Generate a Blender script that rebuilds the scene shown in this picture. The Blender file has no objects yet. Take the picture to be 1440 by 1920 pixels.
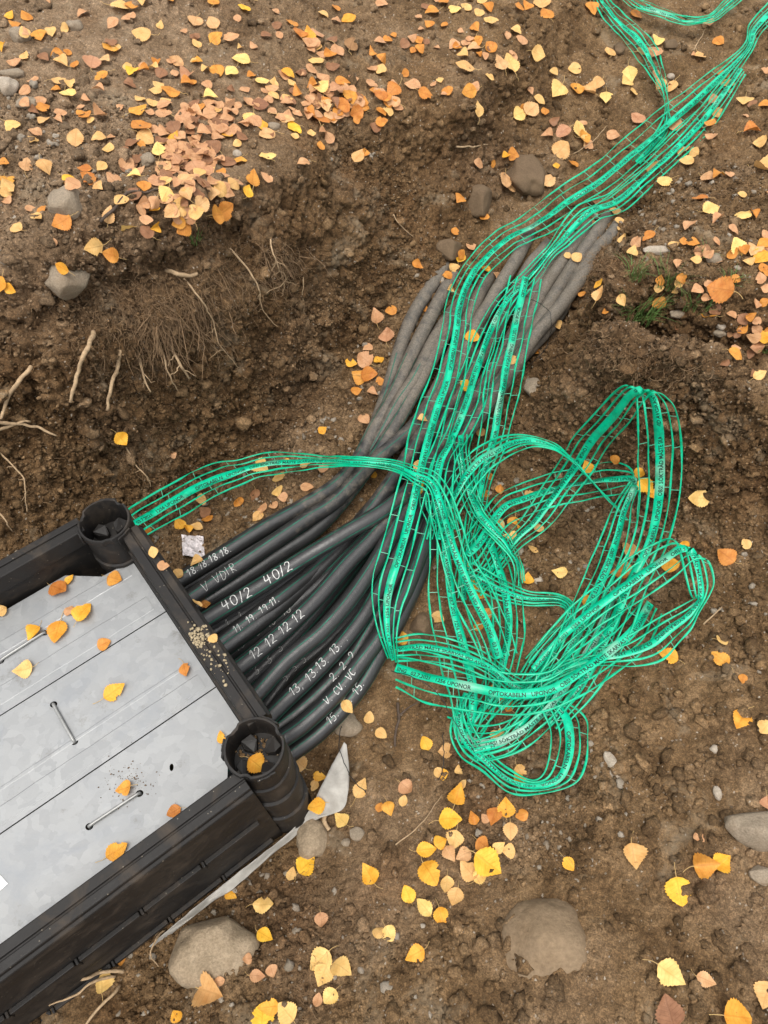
import bpy, bmesh, math, random
import numpy as np
from mathutils import Vector, Matrix
R = math.radians
rng = np.random.default_rng(7)
random.seed(7)
sc = bpy.context.scene
col = sc.collection

# ------------------------------------------------------------------ camera, light, exposure
CAM_H, PITCH, FPX = 1.45, 58.0, 1398.0
cam = bpy.data.cameras.new('camera')
cam.sensor_fit = 'VERTICAL'
cam.sensor_height = 24.0
cam.lens = 24.0 * FPX / 1920.0
cam.clip_start, cam.clip_end = 0.05, 200.0
camo = bpy.data.objects.new('camera', cam)
camo.location = (0, 0, CAM_H)
camo.rotation_euler = (R(90 - PITCH), 0, 0)
col.objects.link(camo)
sc.camera = camo

SUN_EL, SUN_AZ = 74.0, -165.0          # azimuth clockwise from +Y
world = bpy.data.worlds.new('World')
sc.world = world
world.use_nodes = True
wt = world.node_tree
for n in list(wt.nodes):
    wt.nodes.remove(n)
wo = wt.nodes.new('ShaderNodeOutputWorld')
bg = wt.nodes.new('ShaderNodeBackground')
sky = wt.nodes.new('ShaderNodeTexSky')
sky.sky_type = 'NISHITA'
sky.sun_disc = False
sky.sun_elevation = R(SUN_EL)
sky.sun_rotation = R(SUN_AZ)
sky.air_density = 1.0
sky.dust_density = 3.0
hs = wt.nodes.new('ShaderNodeHueSaturation')   # cloud deck: the same sky, greyed
hs.inputs['Saturation'].default_value = 0.1
wt.links.new(sky.outputs[0], hs.inputs['Color'])
wt.links.new(hs.outputs[0], bg.inputs[0])
bg.inputs[1].default_value = 0.15
wt.links.new(bg.outputs[0], wo.inputs[0])
sun = bpy.data.lights.new('sun', 'SUN')
sun.energy = 1.0
sun.angle = R(38)
sun.color = (1.0, 0.93, 0.82)
suno = bpy.data.objects.new('sun', sun)
sa, se = R(SUN_AZ), R(SUN_EL)
sdir = Vector((math.sin(sa) * math.cos(se), math.cos(sa) * math.cos(se), math.sin(se)))
suno.rotation_euler = sdir.to_track_quat('Z', 'Y').to_euler()
suno.location = (0, 0, 6)
col.objects.link(suno)
vs = sc.view_settings
vs.view_transform = 'Standard'
vs.look = 'None'
vs.exposure = 1.0
vs.gamma = 1.0
vs.use_curve_mapping = False

# ------------------------------------------------------------------ camera maths (sight lines used to find where things lie)
CT, ST = math.cos(R(PITCH)), math.sin(R(PITCH))
def ray(px, py):
    x = (px - 720) / FPX
    y = -(py - 960) / FPX
    return Vector((x, CT + y * ST, -ST + y * CT))
def at(px, py, z):
    r = ray(px, py)
    t = (z - CAM_H) / r.z
    return Vector((t * r.x, t * r.y, z))
def proj(p):
    d = (p[0], p[1], p[2] - CAM_H)
    Y = d[1] * ST + d[2] * CT
    Z = d[1] * CT - d[2] * ST
    return 720 + FPX * d[0] / Z, 960 - FPX * Y / Z, Z
EYE = Vector((0, 0, CAM_H))

# ------------------------------------------------------------------ helpers
def tag(o, label=None, cat=None, group=None, kind=None):
    if label: o['label'] = label
    if cat: o['category'] = cat
    if group: o['group'] = group
    if kind: o['kind'] = kind
    return o
def link(name, me, parent=None):
    o = bpy.data.objects.new(name, me)
    col.objects.link(o)
    if parent: o.parent = parent
    return o
def empty(name, loc, rot=(0, 0, 0)):
    o = bpy.data.objects.new(name, None)
    o.empty_display_size = 0.05
    o.location = loc
    o.rotation_euler = rot
    col.objects.link(o)
    return o
def mesh(name, V, F, mat=None, smooth=True):
    me = bpy.data.meshes.new(name)
    V = np.asarray(V, dtype=np.float32)
    if isinstance(F, np.ndarray):
        k = F.shape[1]
        me.vertices.add(len(V)); me.vertices.foreach_set('co', V.ravel())
        me.loops.add(F.size); me.loops.foreach_set('vertex_index', F.astype(np.int32).ravel())
        me.polygons.add(len(F)); me.polygons.foreach_set('loop_start', np.arange(0, F.size, k, dtype=np.int32))
        me.update(calc_edges=True)
        me.validate()
    else:
        me.from_pydata([tuple(map(float, v)) for v in V], [], F)
    if mat: me.materials.append(mat)
    if smooth and len(me.polygons):
        me.polygons.foreach_set('use_smooth', np.ones(len(me.polygons), dtype=bool))
    return me
class MB:
    """collects shapes into one mesh"""
    def __init__(s): s.V = []; s.F = []
    def add(s, V, F):
        b = len(s.V)
        s.V += [tuple(v) for v in V]
        s.F += [tuple(i + b for i in f) for f in F]
    def box(s, c, size, ax=None):
        c = Vector(c); hx, hy, hz = [k / 2 for k in size]
        X, Y, Z = ax if ax else (Vector((1, 0, 0)), Vector((0, 1, 0)), Vector((0, 0, 1)))
        V = [c + X * (i * hx) + Y * (j * hy) + Z * (k * hz) for k in (-1, 1) for j in (-1, 1) for i in (-1, 1)]
        s.add(V, [(0, 2, 3, 1), (4, 5, 7, 6), (0, 1, 5, 4), (2, 6, 7, 3), (0, 4, 6, 2), (1, 3, 7, 5)])
    def tube(s, P, rad, n=6, cap=True):
        P = [Vector(p) for p in P]
        if not hasattr(rad, '__len__'): rad = [rad] * len(P)
        T = [(P[min(i + 1, len(P) - 1)] - P[max(i - 1, 0)]).normalized() for i in range(len(P))]
        u = T[0].orthogonal().normalized()
        V = []
        for p, t, r in zip(P, T, rad):
            u = (u - t * u.dot(t)).normalized(); w = t.cross(u)
            V += [p + (u * math.cos(2 * math.pi * k / n) + w * math.sin(2 * math.pi * k / n)) * r for k in range(n)]
        F = [(i * n + k, i * n + (k + 1) % n, (i + 1) * n + (k + 1) % n, (i + 1) * n + k) for i in range(len(P) - 1) for k in range(n)]
        if cap: F += [tuple(range(n))[::-1], tuple((len(P) - 1) * n + k for k in range(n))]
        s.add(V, F)
    def build(s, name, mat, parent=None, smooth=True, bevel=0):
        o = link(name, mesh(name, s.V, s.F, mat, smooth), parent)
        if bevel:
            m = o.modifiers.new('bevel', 'BEVEL'); m.width = bevel; m.segments = 2; m.limit_method = 'ANGLE'
        return o
def spline(P, step):
    """Catmull-Rom through points (n,k), resampled at about `step` along the first three coordinates"""
    P = np.asarray(P, float)
    Q = np.vstack([2 * P[0] - P[1], P, 2 * P[-1] - P[-2]])
    out = []
    for i in range(1, len(Q) - 2):
        p0, p1, p2, p3 = Q[i - 1:i + 3]
        t = np.linspace(0, 1, 24, endpoint=False)[:, None]
        out.append(0.5 * (2 * p1 + (p2 - p0) * t + (2 * p0 - 5 * p1 + 4 * p2 - p3) * t**2 + (3 * p1 - p0 - 3 * p2 + p3) * t**3))
    out = np.vstack(out + [P[-1:]])
    d = np.r_[0, np.cumsum(np.linalg.norm(np.diff(out[:, :3], axis=0), axis=1))]
    n = max(3, int(d[-1] / step))
    s = np.linspace(0, d[-1], n)
    return np.stack([np.interp(s, d, out[:, k]) for k in range(P.shape[1])], 1), s
def _hash(ix, iy, iz, seed):
    h = (ix.astype(np.uint32) * np.uint32(374761393)) ^ (iy.astype(np.uint32) * np.uint32(668265263)) ^ (iz.astype(np.uint32) * np.uint32(2147483647 - 58)) ^ np.uint32(seed * 2654435 & 0xffffffff)
    h = (h ^ (h >> np.uint32(13))) * np.uint32(1274126177)
    h = (h ^ (h >> np.uint32(16))) * np.uint32(2246822519)
    h ^= h >> np.uint32(15)
    return (h & np.uint32(0xffffff)).astype(np.float32) / np.float32(0x7fffff) - 1
def vnoise(P, f, seed=0):
    P = P * f + 1000.0
    I = np.floor(P).astype(np.int64)
    u = (P - I).astype(np.float32)
    u = u * u * u * (u * (u * 6 - 15) + 10)
    out = 0
    for dx in (0, 1):
        wx = u[:, 0] if dx else 1 - u[:, 0]
        for dy in (0, 1):
            wy = u[:, 1] if dy else 1 - u[:, 1]
            for dz in (0, 1):
                wz = u[:, 2] if dz else 1 - u[:, 2]
                out = out + wx * wy * wz * _hash(I[:, 0] + dx, I[:, 1] + dy, I[:, 2] + dz, seed)
    return out

# ------------------------------------------------------------------ materials
def newmat(name):
    m = bpy.data.materials.new(name); m.use_nodes = True
    nt = m.node_tree
    b = nt.nodes['Principled BSDF']
    return m, nt, b
def N(nt, typ, **kw):
    n = nt.nodes.new(typ)
    for k, v in kw.items():
        if k.startswith('i_'):
            key = k[2:]
            n.inputs[int(key) if key.isdigit() else key].default_value = v
        else: setattr(n, k, v)
    return n
def noise(nt, scale, detail=4, rough=0.6, vec=None, dist=0.0):
    n = N(nt, 'ShaderNodeTexNoise'); n.inputs['Scale'].default_value = scale
    n.inputs['Detail'].default_value = detail; n.inputs['Roughness'].default_value = rough
    n.inputs['Distortion'].default_value = dist
    if vec: nt.links.new(vec, n.inputs['Vector'])
    return n
def ramp(nt, fac, stops):
    r = N(nt, 'ShaderNodeValToRGB')
    e = r.color_ramp.elements
    while len(e) < len(stops): e.new(0.5)
    for k, (p, c) in zip(e, stops):
        k.position = p; k.color = (*c, 1) if len(c) == 3 else c
    nt.links.new(fac, r.inputs[0])
    return r
def mix(nt, a, b, fac, mode='MIX'):
    m = N(nt, 'ShaderNodeMix', data_type='RGBA', blend_type=mode)
    for sock, v in ((m.inputs[6], a), (m.inputs[7], b)):
        if isinstance(v, tuple): sock.default_value = (*v, 1)
        else: nt.links.new(v, sock)
    if isinstance(fac, float): m.inputs[0].default_value = fac
    else: nt.links.new(fac, m.inputs[0])
    return m.outputs[2]
def bump(nt, b, h, strength, dist):
    n = N(nt, 'ShaderNodeBump'); n.inputs['Strength'].default_value = strength; n.inputs['Distance'].default_value = dist
    nt.links.new(h, n.inputs['Height'])
    prev = b.inputs['Normal'].links
    if prev: nt.links.new(prev[0].from_socket, n.inputs['Normal'])
    nt.links.new(n.outputs[0], b.inputs['Normal'])
def maprange(nt, v, a, b_, c=0.0, d=1.0):
    m = N(nt, 'ShaderNodeMapRange'); nt.links.new(v, m.inputs[0])
    m.inputs[1].default_value = a; m.inputs[2].default_value = b_; m.inputs[3].default_value = c; m.inputs[4].default_value = d
    return m.outputs[0]

def soil_material(name, crumb=False):
    m, nt, b = newmat(name)
    g = N(nt, 'ShaderNodeNewGeometry')
    pos = g.outputs['Position']
    big = noise(nt, 2.2, 5, 0.6, pos)
    med = noise(nt, 14, 6, 0.65, pos, 0.4)
    fine = noise(nt, 120, 5, 0.7, pos)
    grit = N(nt, 'ShaderNodeTexVoronoi'); grit.inputs['Scale'].default_value = 260; nt.links.new(pos, grit.inputs['Vector'])
    deep = ramp(nt, med.outputs[0], [(0.25, (0.084, 0.049, 0.023)), (0.5, (0.15, 0.092, 0.045)), (0.72, (0.24, 0.155, 0.082))]).outputs[0]
    dry = ramp(nt, med.outputs[0], [(0.25, (0.135, 0.088, 0.05)), (0.5, (0.205, 0.138, 0.083)), (0.75, (0.3, 0.212, 0.135))]).outputs[0]
    sep = N(nt, 'ShaderNodeSeparateXYZ'); nt.links.new(pos, sep.inputs[0])
    hz = maprange(nt, sep.outputs[2], 0.1, 0.3)               # dry topsoil horizon over the moist subsoil
    pat = maprange(nt, big.outputs[0], 0.5, 0.68, 0.0, 0.65)
    mx = N(nt, 'ShaderNodeMath', operation='MAXIMUM'); nt.links.new(hz, mx.inputs[0]); nt.links.new(pat, mx.inputs[1])
    c = mix(nt, deep, dry, mx.outputs[0])
    ma = N(nt, 'ShaderNodeAttribute', attribute_name='steep_shade')
    c = mix(nt, c, (0.66, 0.6, 0.54), maprange(nt, ma.outputs['Fac'], 0.05, 0.85, 0.0, 0.9), 'MULTIPLY')  # steep faces darkened: trench wall shading put into the soil colour
    rust = noise(nt, 3.1, 4, 0.6, pos)
    c = mix(nt, c, (0.15, 0.072, 0.028), maprange(nt, rust.outputs[0], 0.56, 0.75, 0.0, 0.45))
    f2 = ramp(nt, fine.outputs[0], [(0.3, (0.5, 0.5, 0.5)), (0.52, (0.95, 0.95, 0.95)), (0.7, (1.6, 1.57, 1.52))]).outputs[0]
    c = mix(nt, c, f2, 0.85, 'MULTIPLY')
    gn_ = noise(nt, 300, 2, 0.6, pos)
    c = mix(nt, c, ramp(nt, gn_.outputs[0], [(0.35, (0.6, 0.6, 0.6)), (0.5, (1, 1, 1)), (0.66, (1.55, 1.52, 1.48))]).outputs[0], 0.75, 'MULTIPLY')
    moi = noise(nt, 5.5, 6, 0.7, pos, 0.6)
    c = mix(nt, c, (0.5, 0.47, 0.42), maprange(nt, moi.outputs[0], 0.52, 0.66, 0.0, 0.8), 'MULTIPLY')
    c = mix(nt, c, (0.27, 0.215, 0.145), maprange(nt, moi.outputs[0], 0.43, 0.3, 0.0, 0.55))
    gr = maprange(nt, grit.outputs['Color'], 0.90, 0.95)
    c = mix(nt, c, (0.34, 0.29, 0.23), gr)
    if crumb:
        v = N(nt, 'ShaderNodeMapRange'); nt.links.new(g.outputs['Random Per Island'], v.inputs[0])
        v.inputs[3].default_value = 0.6; v.inputs[4].default_value = 1.35
        cc = N(nt, 'ShaderNodeCombineColor')
        for i in range(3): nt.links.new(v.outputs[0], cc.inputs[i])
        c = mix(nt, c, cc.outputs[0], 1.0, 'MULTIPLY')
    nt.links.new(c, b.inputs['Base Color'])
    b.inputs['Roughness'].default_value = 0.95
    b.inputs['Specular IOR Level'].default_value = 0.15
    bump(nt, b, fine.outputs[0], 0.9, 0.006)
    g2 = noise(nt, 420, 3, 0.7, pos)
    bump(nt, b, g2.outputs[0], 0.7, 0.0025)
    return m
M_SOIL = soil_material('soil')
M_CRUMB = soil_material('soil_crumb', True)

def stone_material(name, c1, c2, scale=18, dirt=0.5):
    m, nt, b = newmat(name)
    tc = N(nt, 'ShaderNodeTexCoord')
    o = tc.outputs['Object']
    n1 = noise(nt, scale, 6, 0.65, o)
    n2 = noise(nt, scale * 12, 4, 0.7, o)
    c = ramp(nt, n1.outputs[0], [(0.3, c1), (0.7, c2)]).outputs[0]
    c = mix(nt, c, ramp(nt, n2.outputs[0], [(0.35, (0.65, 0.65, 0.65)), (0.7, (1.3, 1.3, 1.3))]).outputs[0], 0.7, 'MULTIPLY')
    n3 = noise(nt, 9, 5, 0.7, o)
    c = mix(nt, c, (0.14, 0.095, 0.055), maprange(nt, n3.outputs[0], 0.62 - dirt * 0.3, 0.72, 0.0, 0.85))
    nt.links.new(c, b.inputs['Base Color'])
    b.inputs['Roughness'].default_value = 0.85
    b.inputs['Specular IOR Level'].default_value = 0.25
    bump(nt, b, n2.outputs[0], 0.7, 0.004)
    bump(nt, b, n3.outputs[0], 0.5, 0.01)
    return m
M_STONE_TAN = stone_material('stone_tan', (0.22, 0.165, 0.105), (0.38, 0.295, 0.2), 14, 0.45)
M_STONE_GREY = stone_material('stone_grey', (0.19, 0.15, 0.105), (0.35, 0.285, 0.21), 20, 0.6)
M_STONE_DIRTY = stone_material('stone_dirty', (0.085, 0.056, 0.032), (0.17, 0.115, 0.07), 16, 1.1)
M_STONE_DUST = stone_material('stone_dust', (0.17, 0.115, 0.066), (0.3, 0.22, 0.14), 9, 0.85)
M_STONE_PALE = stone_material('stone_pale', (0.3, 0.25, 0.19), (0.48, 0.41, 0.33), 30, 0.5)

def black_plastic(name, base=0.016, dust=0.5, rough=0.42):
    m, nt, b = newmat(name)
    g = N(nt, 'ShaderNodeNewGeometry'); pos = g.outputs['Position']
    n1 = noise(nt, 11, 6, 0.7, pos, 0.6); n2 = noise(nt, 160, 3, 0.6, pos)
    f = maprange(nt, n1.outputs[0], 0.48, 0.78, 0.0, dust)
    c = mix(nt, (base * 1.12, base, base * 0.92), (0.12, 0.088, 0.06), f)
    sp = N(nt, 'ShaderNodeTexVoronoi'); sp.inputs['Scale'].default_value = 70; nt.links.new(pos, sp.inputs['Vector'])
    c = mix(nt, c, (0.3, 0.26, 0.2), maprange(nt, sp.outputs['Distance'], 0.05, 0.09, 0.6, 0.0))
    nt.links.new(c, b.inputs['Base Color'])
    nt.links.new(maprange(nt, n1.outputs[0], 0.35, 0.75, rough, 0.8), b.inputs['Roughness'])
    b.inputs['Specular IOR Level'].default_value = 0.28
    bump(nt, b, n2.outputs[0], 0.15, 0.001)
    return m
M_BOX = black_plastic('chamber_plastic', 0.0115, 0.5, 0.5)
M_BLOCK = black_plastic('block_plastic', 0.013, 0.1, 0.4)

def duct_material():
    m, nt, b = newmat('duct_plastic')
    g = N(nt, 'ShaderNodeNewGeometry'); pos = g.outputs['Position']
    at_ = N(nt, 'ShaderNodeAttribute', attribute_name='dirt')
    n1 = noise(nt, 26, 6, 0.75, pos, 0.3); n2 = noise(nt, 220, 4, 0.7, pos)
    s = N(nt, 'ShaderNodeMath', operation='ADD'); nt.links.new(n1.outputs[0], s.inputs[0]); nt.links.new(at_.outputs['Fac'], s.inputs[1])
    n4 = noise(nt, 7, 4, 0.6, pos, 0.5)
    s2 = N(nt, 'ShaderNodeMath', operation='MULTIPLY_ADD'); nt.links.new(n4.outputs[0], s2.inputs[0]); s2.inputs[1].default_value = 0.55; nt.links.new(s.outputs[0], s2.inputs[2])
    f = maprange(nt, s2.outputs[0], 0.98, 1.3, 0.0, 0.9)
    dc = ramp(nt, n2.outputs[0], [(0.3, (0.07, 0.058, 0.043)), (0.7, (0.21, 0.178, 0.138))]).outputs[0]
    c = mix(nt, (0.021, 0.021, 0.021), dc, f)
    nt.links.new(c, b.inputs['Base Color'])
    nt.links.new(maprange(nt, s.outputs[0], 0.5, 1.1, 0.34, 0.85), b.inputs['Roughness'])
    b.inputs['Specular IOR Level'].default_value = 0.65
    bump(nt, b, n1.outputs[0], 0.35, 0.004)
    bump(nt, b, n2.outputs[0], 0.3, 0.0015)
    return m
M_DUCT = duct_material()
def plain(name, c, rough=0.5, metal=0.0, spec=0.4, var=0.0, scale=60, bmp=0.0):
    m, nt, b = newmat(name)
    b.inputs['Roughness'].default_value = rough; b.inputs['Metallic'].default_value = metal
    b.inputs['Specular IOR Level'].default_value = spec
    if var:
        tc = N(nt, 'ShaderNodeNewGeometry')
        n = noise(nt, scale, 5, 0.65, tc.outputs['Position'])
        c2 = ramp(nt, n.outputs[0], [(0.3, tuple(k * (1 - var) for k in c)), (0.7, tuple(k * (1 + var) for k in c))]).outputs[0]
        nt.links.new(c2, b.inputs['Base Color'])
        if bmp: bump(nt, b, n.outputs[0], bmp, 0.002)
    else: b.inputs['Base Color'].default_value = (*c, 1)
    return m
M_STRIPE = plain('stripe_green', (0.008, 0.1, 0.066), 0.45, var=0.6, scale=30)
M_PAINT = plain('white_marker', (0.55, 0.55, 0.53), 0.7, var=0.5, scale=170)
M_FAINT = plain('worn_marker', (0.55, 0.55, 0.52), 0.7, var=0.6, scale=200)
M_PRINT = plain('black_print', (0.006, 0.022, 0.016), 0.6)
M_ROD = plain('steel_rod', (0.3, 0.3, 0.29), 0.5, 0.6, var=0.2)
M_LABEL = plain('paper_label', (0.8, 0.8, 0.78), 0.6, var=0.04)
M_ROOT = plain('root_bark', (0.36, 0.25, 0.145), 0.9, var=0.35, scale=90, bmp=0.6)
M_ROOTFINE = plain('root_fine', (0.23, 0.145, 0.078), 0.95, var=0.45, scale=60)
M_TWIG = plain('twig_bark', (0.07, 0.048, 0.034), 0.9, var=0.4, scale=80, bmp=0.6)
M_GRASS = plain('grass_blade', (0.085, 0.15, 0.035), 0.6, var=0.5, scale=30)
M_WIRE = plain('black_wire', (0.012, 0.012, 0.012), 0.5)
M_HOLE = plain('hole_dark', (0.006, 0.006, 0.006), 0.9)
M_FABRIC = plain('geotextile', (0.36, 0.34, 0.305), 0.9, var=0.22, scale=25, bmp=0.3)
M_SCRAP = plain('scrap_film', (0.55, 0.5, 0.5), 0.3, var=0.45, scale=110, bmp=0.8)
M_LEAFSTALK = plain('leaf_stalk', (0.5, 0.33, 0.13), 0.7)

def galvanised():
    m, nt, b = newmat('galvanised_steel')
    g = N(nt, 'ShaderNodeNewGeometry'); pos = g.outputs['Position']
    v = N(nt, 'ShaderNodeTexVoronoi'); v.inputs['Scale'].default_value = 46
    w = noise(nt, 20, 3, 0.6, pos)
    mv = N(nt, 'ShaderNodeVectorMath', operation='MULTIPLY_ADD')
    nt.links.new(w.outputs['Color'], mv.inputs[0]); mv.inputs[1].default_value = (0.05, 0.05, 0.05); nt.links.new(pos, mv.inputs[2])
    nt.links.new(mv.outputs[0], v.inputs['Vector'])
    n1 = noise(nt, 5, 6, 0.7, pos, 0.5); n2 = noise(nt, 33, 5, 0.7, pos, 0.3)
    c = ramp(nt, v.outputs['Color'], [(0.0, (0.235, 0.24, 0.243)), (1.0, (0.295, 0.3, 0.3))]).outputs[0]
    c = mix(nt, c, (0.21, 0.225, 0.245), maprange(nt, n1.outputs[0], 0.5, 0.72, 0.0, 0.75))
    c = mix(nt, c, (0.33, 0.33, 0.325), maprange(nt, n2.outputs[0], 0.5, 0.75, 0.0, 0.4))
    dn = noise(nt, 15, 8, 0.8, pos)
    c = mix(nt, c, (0.13, 0.12, 0.105), maprange(nt, dn.outputs[0], 0.58, 0.7, 0.0, 0.6))
    nt.links.new(c, b.inputs['Base Color'])
    b.inputs['Metallic'].default_value = 0.3
    nt.links.new(maprange(nt, n2.outputs[0], 0.3, 0.7, 0.42, 0.62), b.inputs['Roughness'])
    bump(nt, b, n1.outputs[0], 0.12, 0.01)
    return m
M_GALV = galvanised()

def tape_material(name, c1, c2, band=False, lo=.57, hi=.68):
    m, nt, b = newmat(name)
    g = N(nt, 'ShaderNodeNewGeometry'); pos = g.outputs['Position']
    n1 = noise(nt, 14, 4, 0.6, pos); n2 = noise(nt, 60, 4, 0.7, pos)
    n1b = noise(nt, 38, 4, 0.7, pos)
    c = mix(nt, ramp(nt, n1.outputs[0], [(0.3, c1), (0.7, c2)]).outputs[0], ramp(nt, n1b.outputs[0], [(0.32, tuple(k * .55 for k in c1)), (0.5, c2), (0.7, (0.05, 0.68, 0.42))]).outputs[0], 0.45)
    if band:      # rubbed, silvery patches where the tracer foil shows through
        n3 = noise(nt, 4.5, 3, 0.6, pos)
        c = mix(nt, c, (0.42, 0.56, 0.47), maprange(nt, n3.outputs[0], lo, hi, 0.0, 0.7))
    dn = noise(nt, 20, 6, 0.75, pos)
    c = mix(nt, c, (0.15, 0.13, 0.08), maprange(nt, dn.outputs[0], 0.6, 0.76, 0.0, 0.5))
    nt.links.new(c, b.inputs['Base Color'])
    b.inputs['Roughness'].default_value = 0.28
    b.inputs['Specular IOR Level'].default_value = 0.5
    bump(nt, b, n2.outputs[0], 0.5, 0.002)
    tr = N(nt, 'ShaderNodeBsdfTranslucent'); nt.links.new(c, tr.inputs[0])
    mx = N(nt, 'ShaderNodeMixShader'); mx.inputs[0].default_value = 0.3
    nt.links.new(b.outputs[0], mx.inputs[1]); nt.links.new(tr.outputs[0], mx.inputs[2])
    out = [n for n in nt.nodes if n.type == 'OUTPUT_MATERIAL'][0]
    nt.links.new(mx.outputs[0], out.inputs[0])
    return m
M_TAPE = tape_material('tape_green', (0.0, 0.4, 0.19), (0.001, 0.62, 0.34))
M_BAND = tape_material('tape_band', (0.0, 0.47, 0.24), (0.002, 0.72, 0.42), True)
M_SILVER = tape_material('tape_band_worn', (0.0, 0.46, 0.24), (0.02, 0.66, 0.42), True, .42, .58)
M_TIE = tape_material('tape_tie', (0.04, 0.45, 0.26), (0.16, 0.55, 0.37))

LEAFC = {'y': ((0.72, 0.31, 0.02), (0.84, 0.47, 0.06)), 'o': ((0.5, 0.18, 0.025), (0.68, 0.31, 0.06)),
         'c': ((0.66, 0.37, 0.11), (0.8, 0.52, 0.2)), 'p': ((0.48, 0.235, 0.1), (0.66, 0.38, 0.19)),
         'b': ((0.21, 0.095, 0.042), (0.34, 0.17, 0.08))}
def leaf_material(key):
    a, b2 = LEAFC[key]
    m, nt, b = newmat('leaf_' + {'y': 'yellow', 'o': 'orange', 'c': 'cream', 'p': 'tan', 'b': 'brown'}[key])
    oi = N(nt, 'ShaderNodeObjectInfo'); tc = N(nt, 'ShaderNodeTexCoord')
    g = N(nt, 'ShaderNodeNewGeometry')
    uv = N(nt, 'ShaderNodeUVMap')
    n1 = noise(nt, 55, 5, 0.65, g.outputs['Position'])
    c = ramp(nt, n1.outputs[0], [(0.3, a), (0.68, b2)]).outputs[0]
    n2 = noise(nt, 150, 4, 0.7, g.outputs['Position'])
    c = mix(nt, c, tuple(k * 0.45 for k in a), maprange(nt, n2.outputs[0], 0.64, 0.72, 0.0, 0.8))
    # side veins run out from the midrib (u along the leaf, v across)
    s = N(nt, 'ShaderNodeSeparateXYZ'); nt.links.new(uv.outputs[0], s.inputs[0])
    ab = N(nt, 'ShaderNodeMath', operation='ABSOLUTE'); nt.links.new(s.outputs[1], ab.inputs[0])
    ml = N(nt, 'ShaderNodeMath', operation='MULTIPLY_ADD'); nt.links.new(ab.outputs[0], ml.inputs[0]); ml.inputs[1].default_value = -0.45; nt.links.new(s.outputs[0], ml.inputs[2])
    fr = N(nt, 'ShaderNodeMath', operation='PINGPONG'); nt.links.new(ml.outputs[0], fr.inputs[0]); fr.inputs[1].default_value = 0.07
    vein = maprange(nt, fr.outputs[0], 0.0, 0.014, 1.0, 0.0)
    mid = maprange(nt, ab.outputs[0], 0.015, 0.04, 1.0, 0.0)
    mm = N(nt, 'ShaderNodeMath', operation='MAXIMUM'); nt.links.new(vein, mm.inputs[0]); nt.links.new(mid, mm.inputs[1])
    mf = N(nt, 'ShaderNodeMath', operation='MULTIPLY'); nt.links.new(mm.outputs[0], mf.inputs[0]); mf.inputs[1].default_value = 0.28
    c = mix(nt, c, tuple(k * 0.6 for k in a), mf.outputs[0])
    h = N(nt, 'ShaderNodeHueSaturation')
    nt.links.new(maprange(nt, oi.outputs['Random'], 0, 1, 0.488, 0.512), h.inputs['Hue'])
    nt.links.new(maprange(nt, oi.outputs['Random'], 0, 1, 0.82, 1.12), h.inputs['Value'])
    nt.links.new(c, h.inputs['Color'])
    nt.links.new(h.outputs[0], b.inputs['Base Color'])
    b.inputs['Roughness'].default_value = 0.55
    b.inputs['Specular IOR Level'].default_value = 0.3
    bump(nt, b, mm.outputs[0], 0.35, 0.0015)
    tr = N(nt, 'ShaderNodeBsdfTranslucent'); nt.links.new(h.outputs[0], tr.inputs[0])
    mx = N(nt, 'ShaderNodeMixShader'); mx.inputs[0].default_value = 0.18
    nt.links.new(b.outputs[0], mx.inputs[1]); nt.links.new(tr.outputs[0], mx.inputs[2])
    out = [n for n in nt.nodes if n.type == 'OUTPUT_MATERIAL'][0]
    nt.links.new(mx.outputs[0], out.inputs[0])
    return m
M_LEAF = {k: leaf_material(k) for k in LEAFC}

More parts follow.
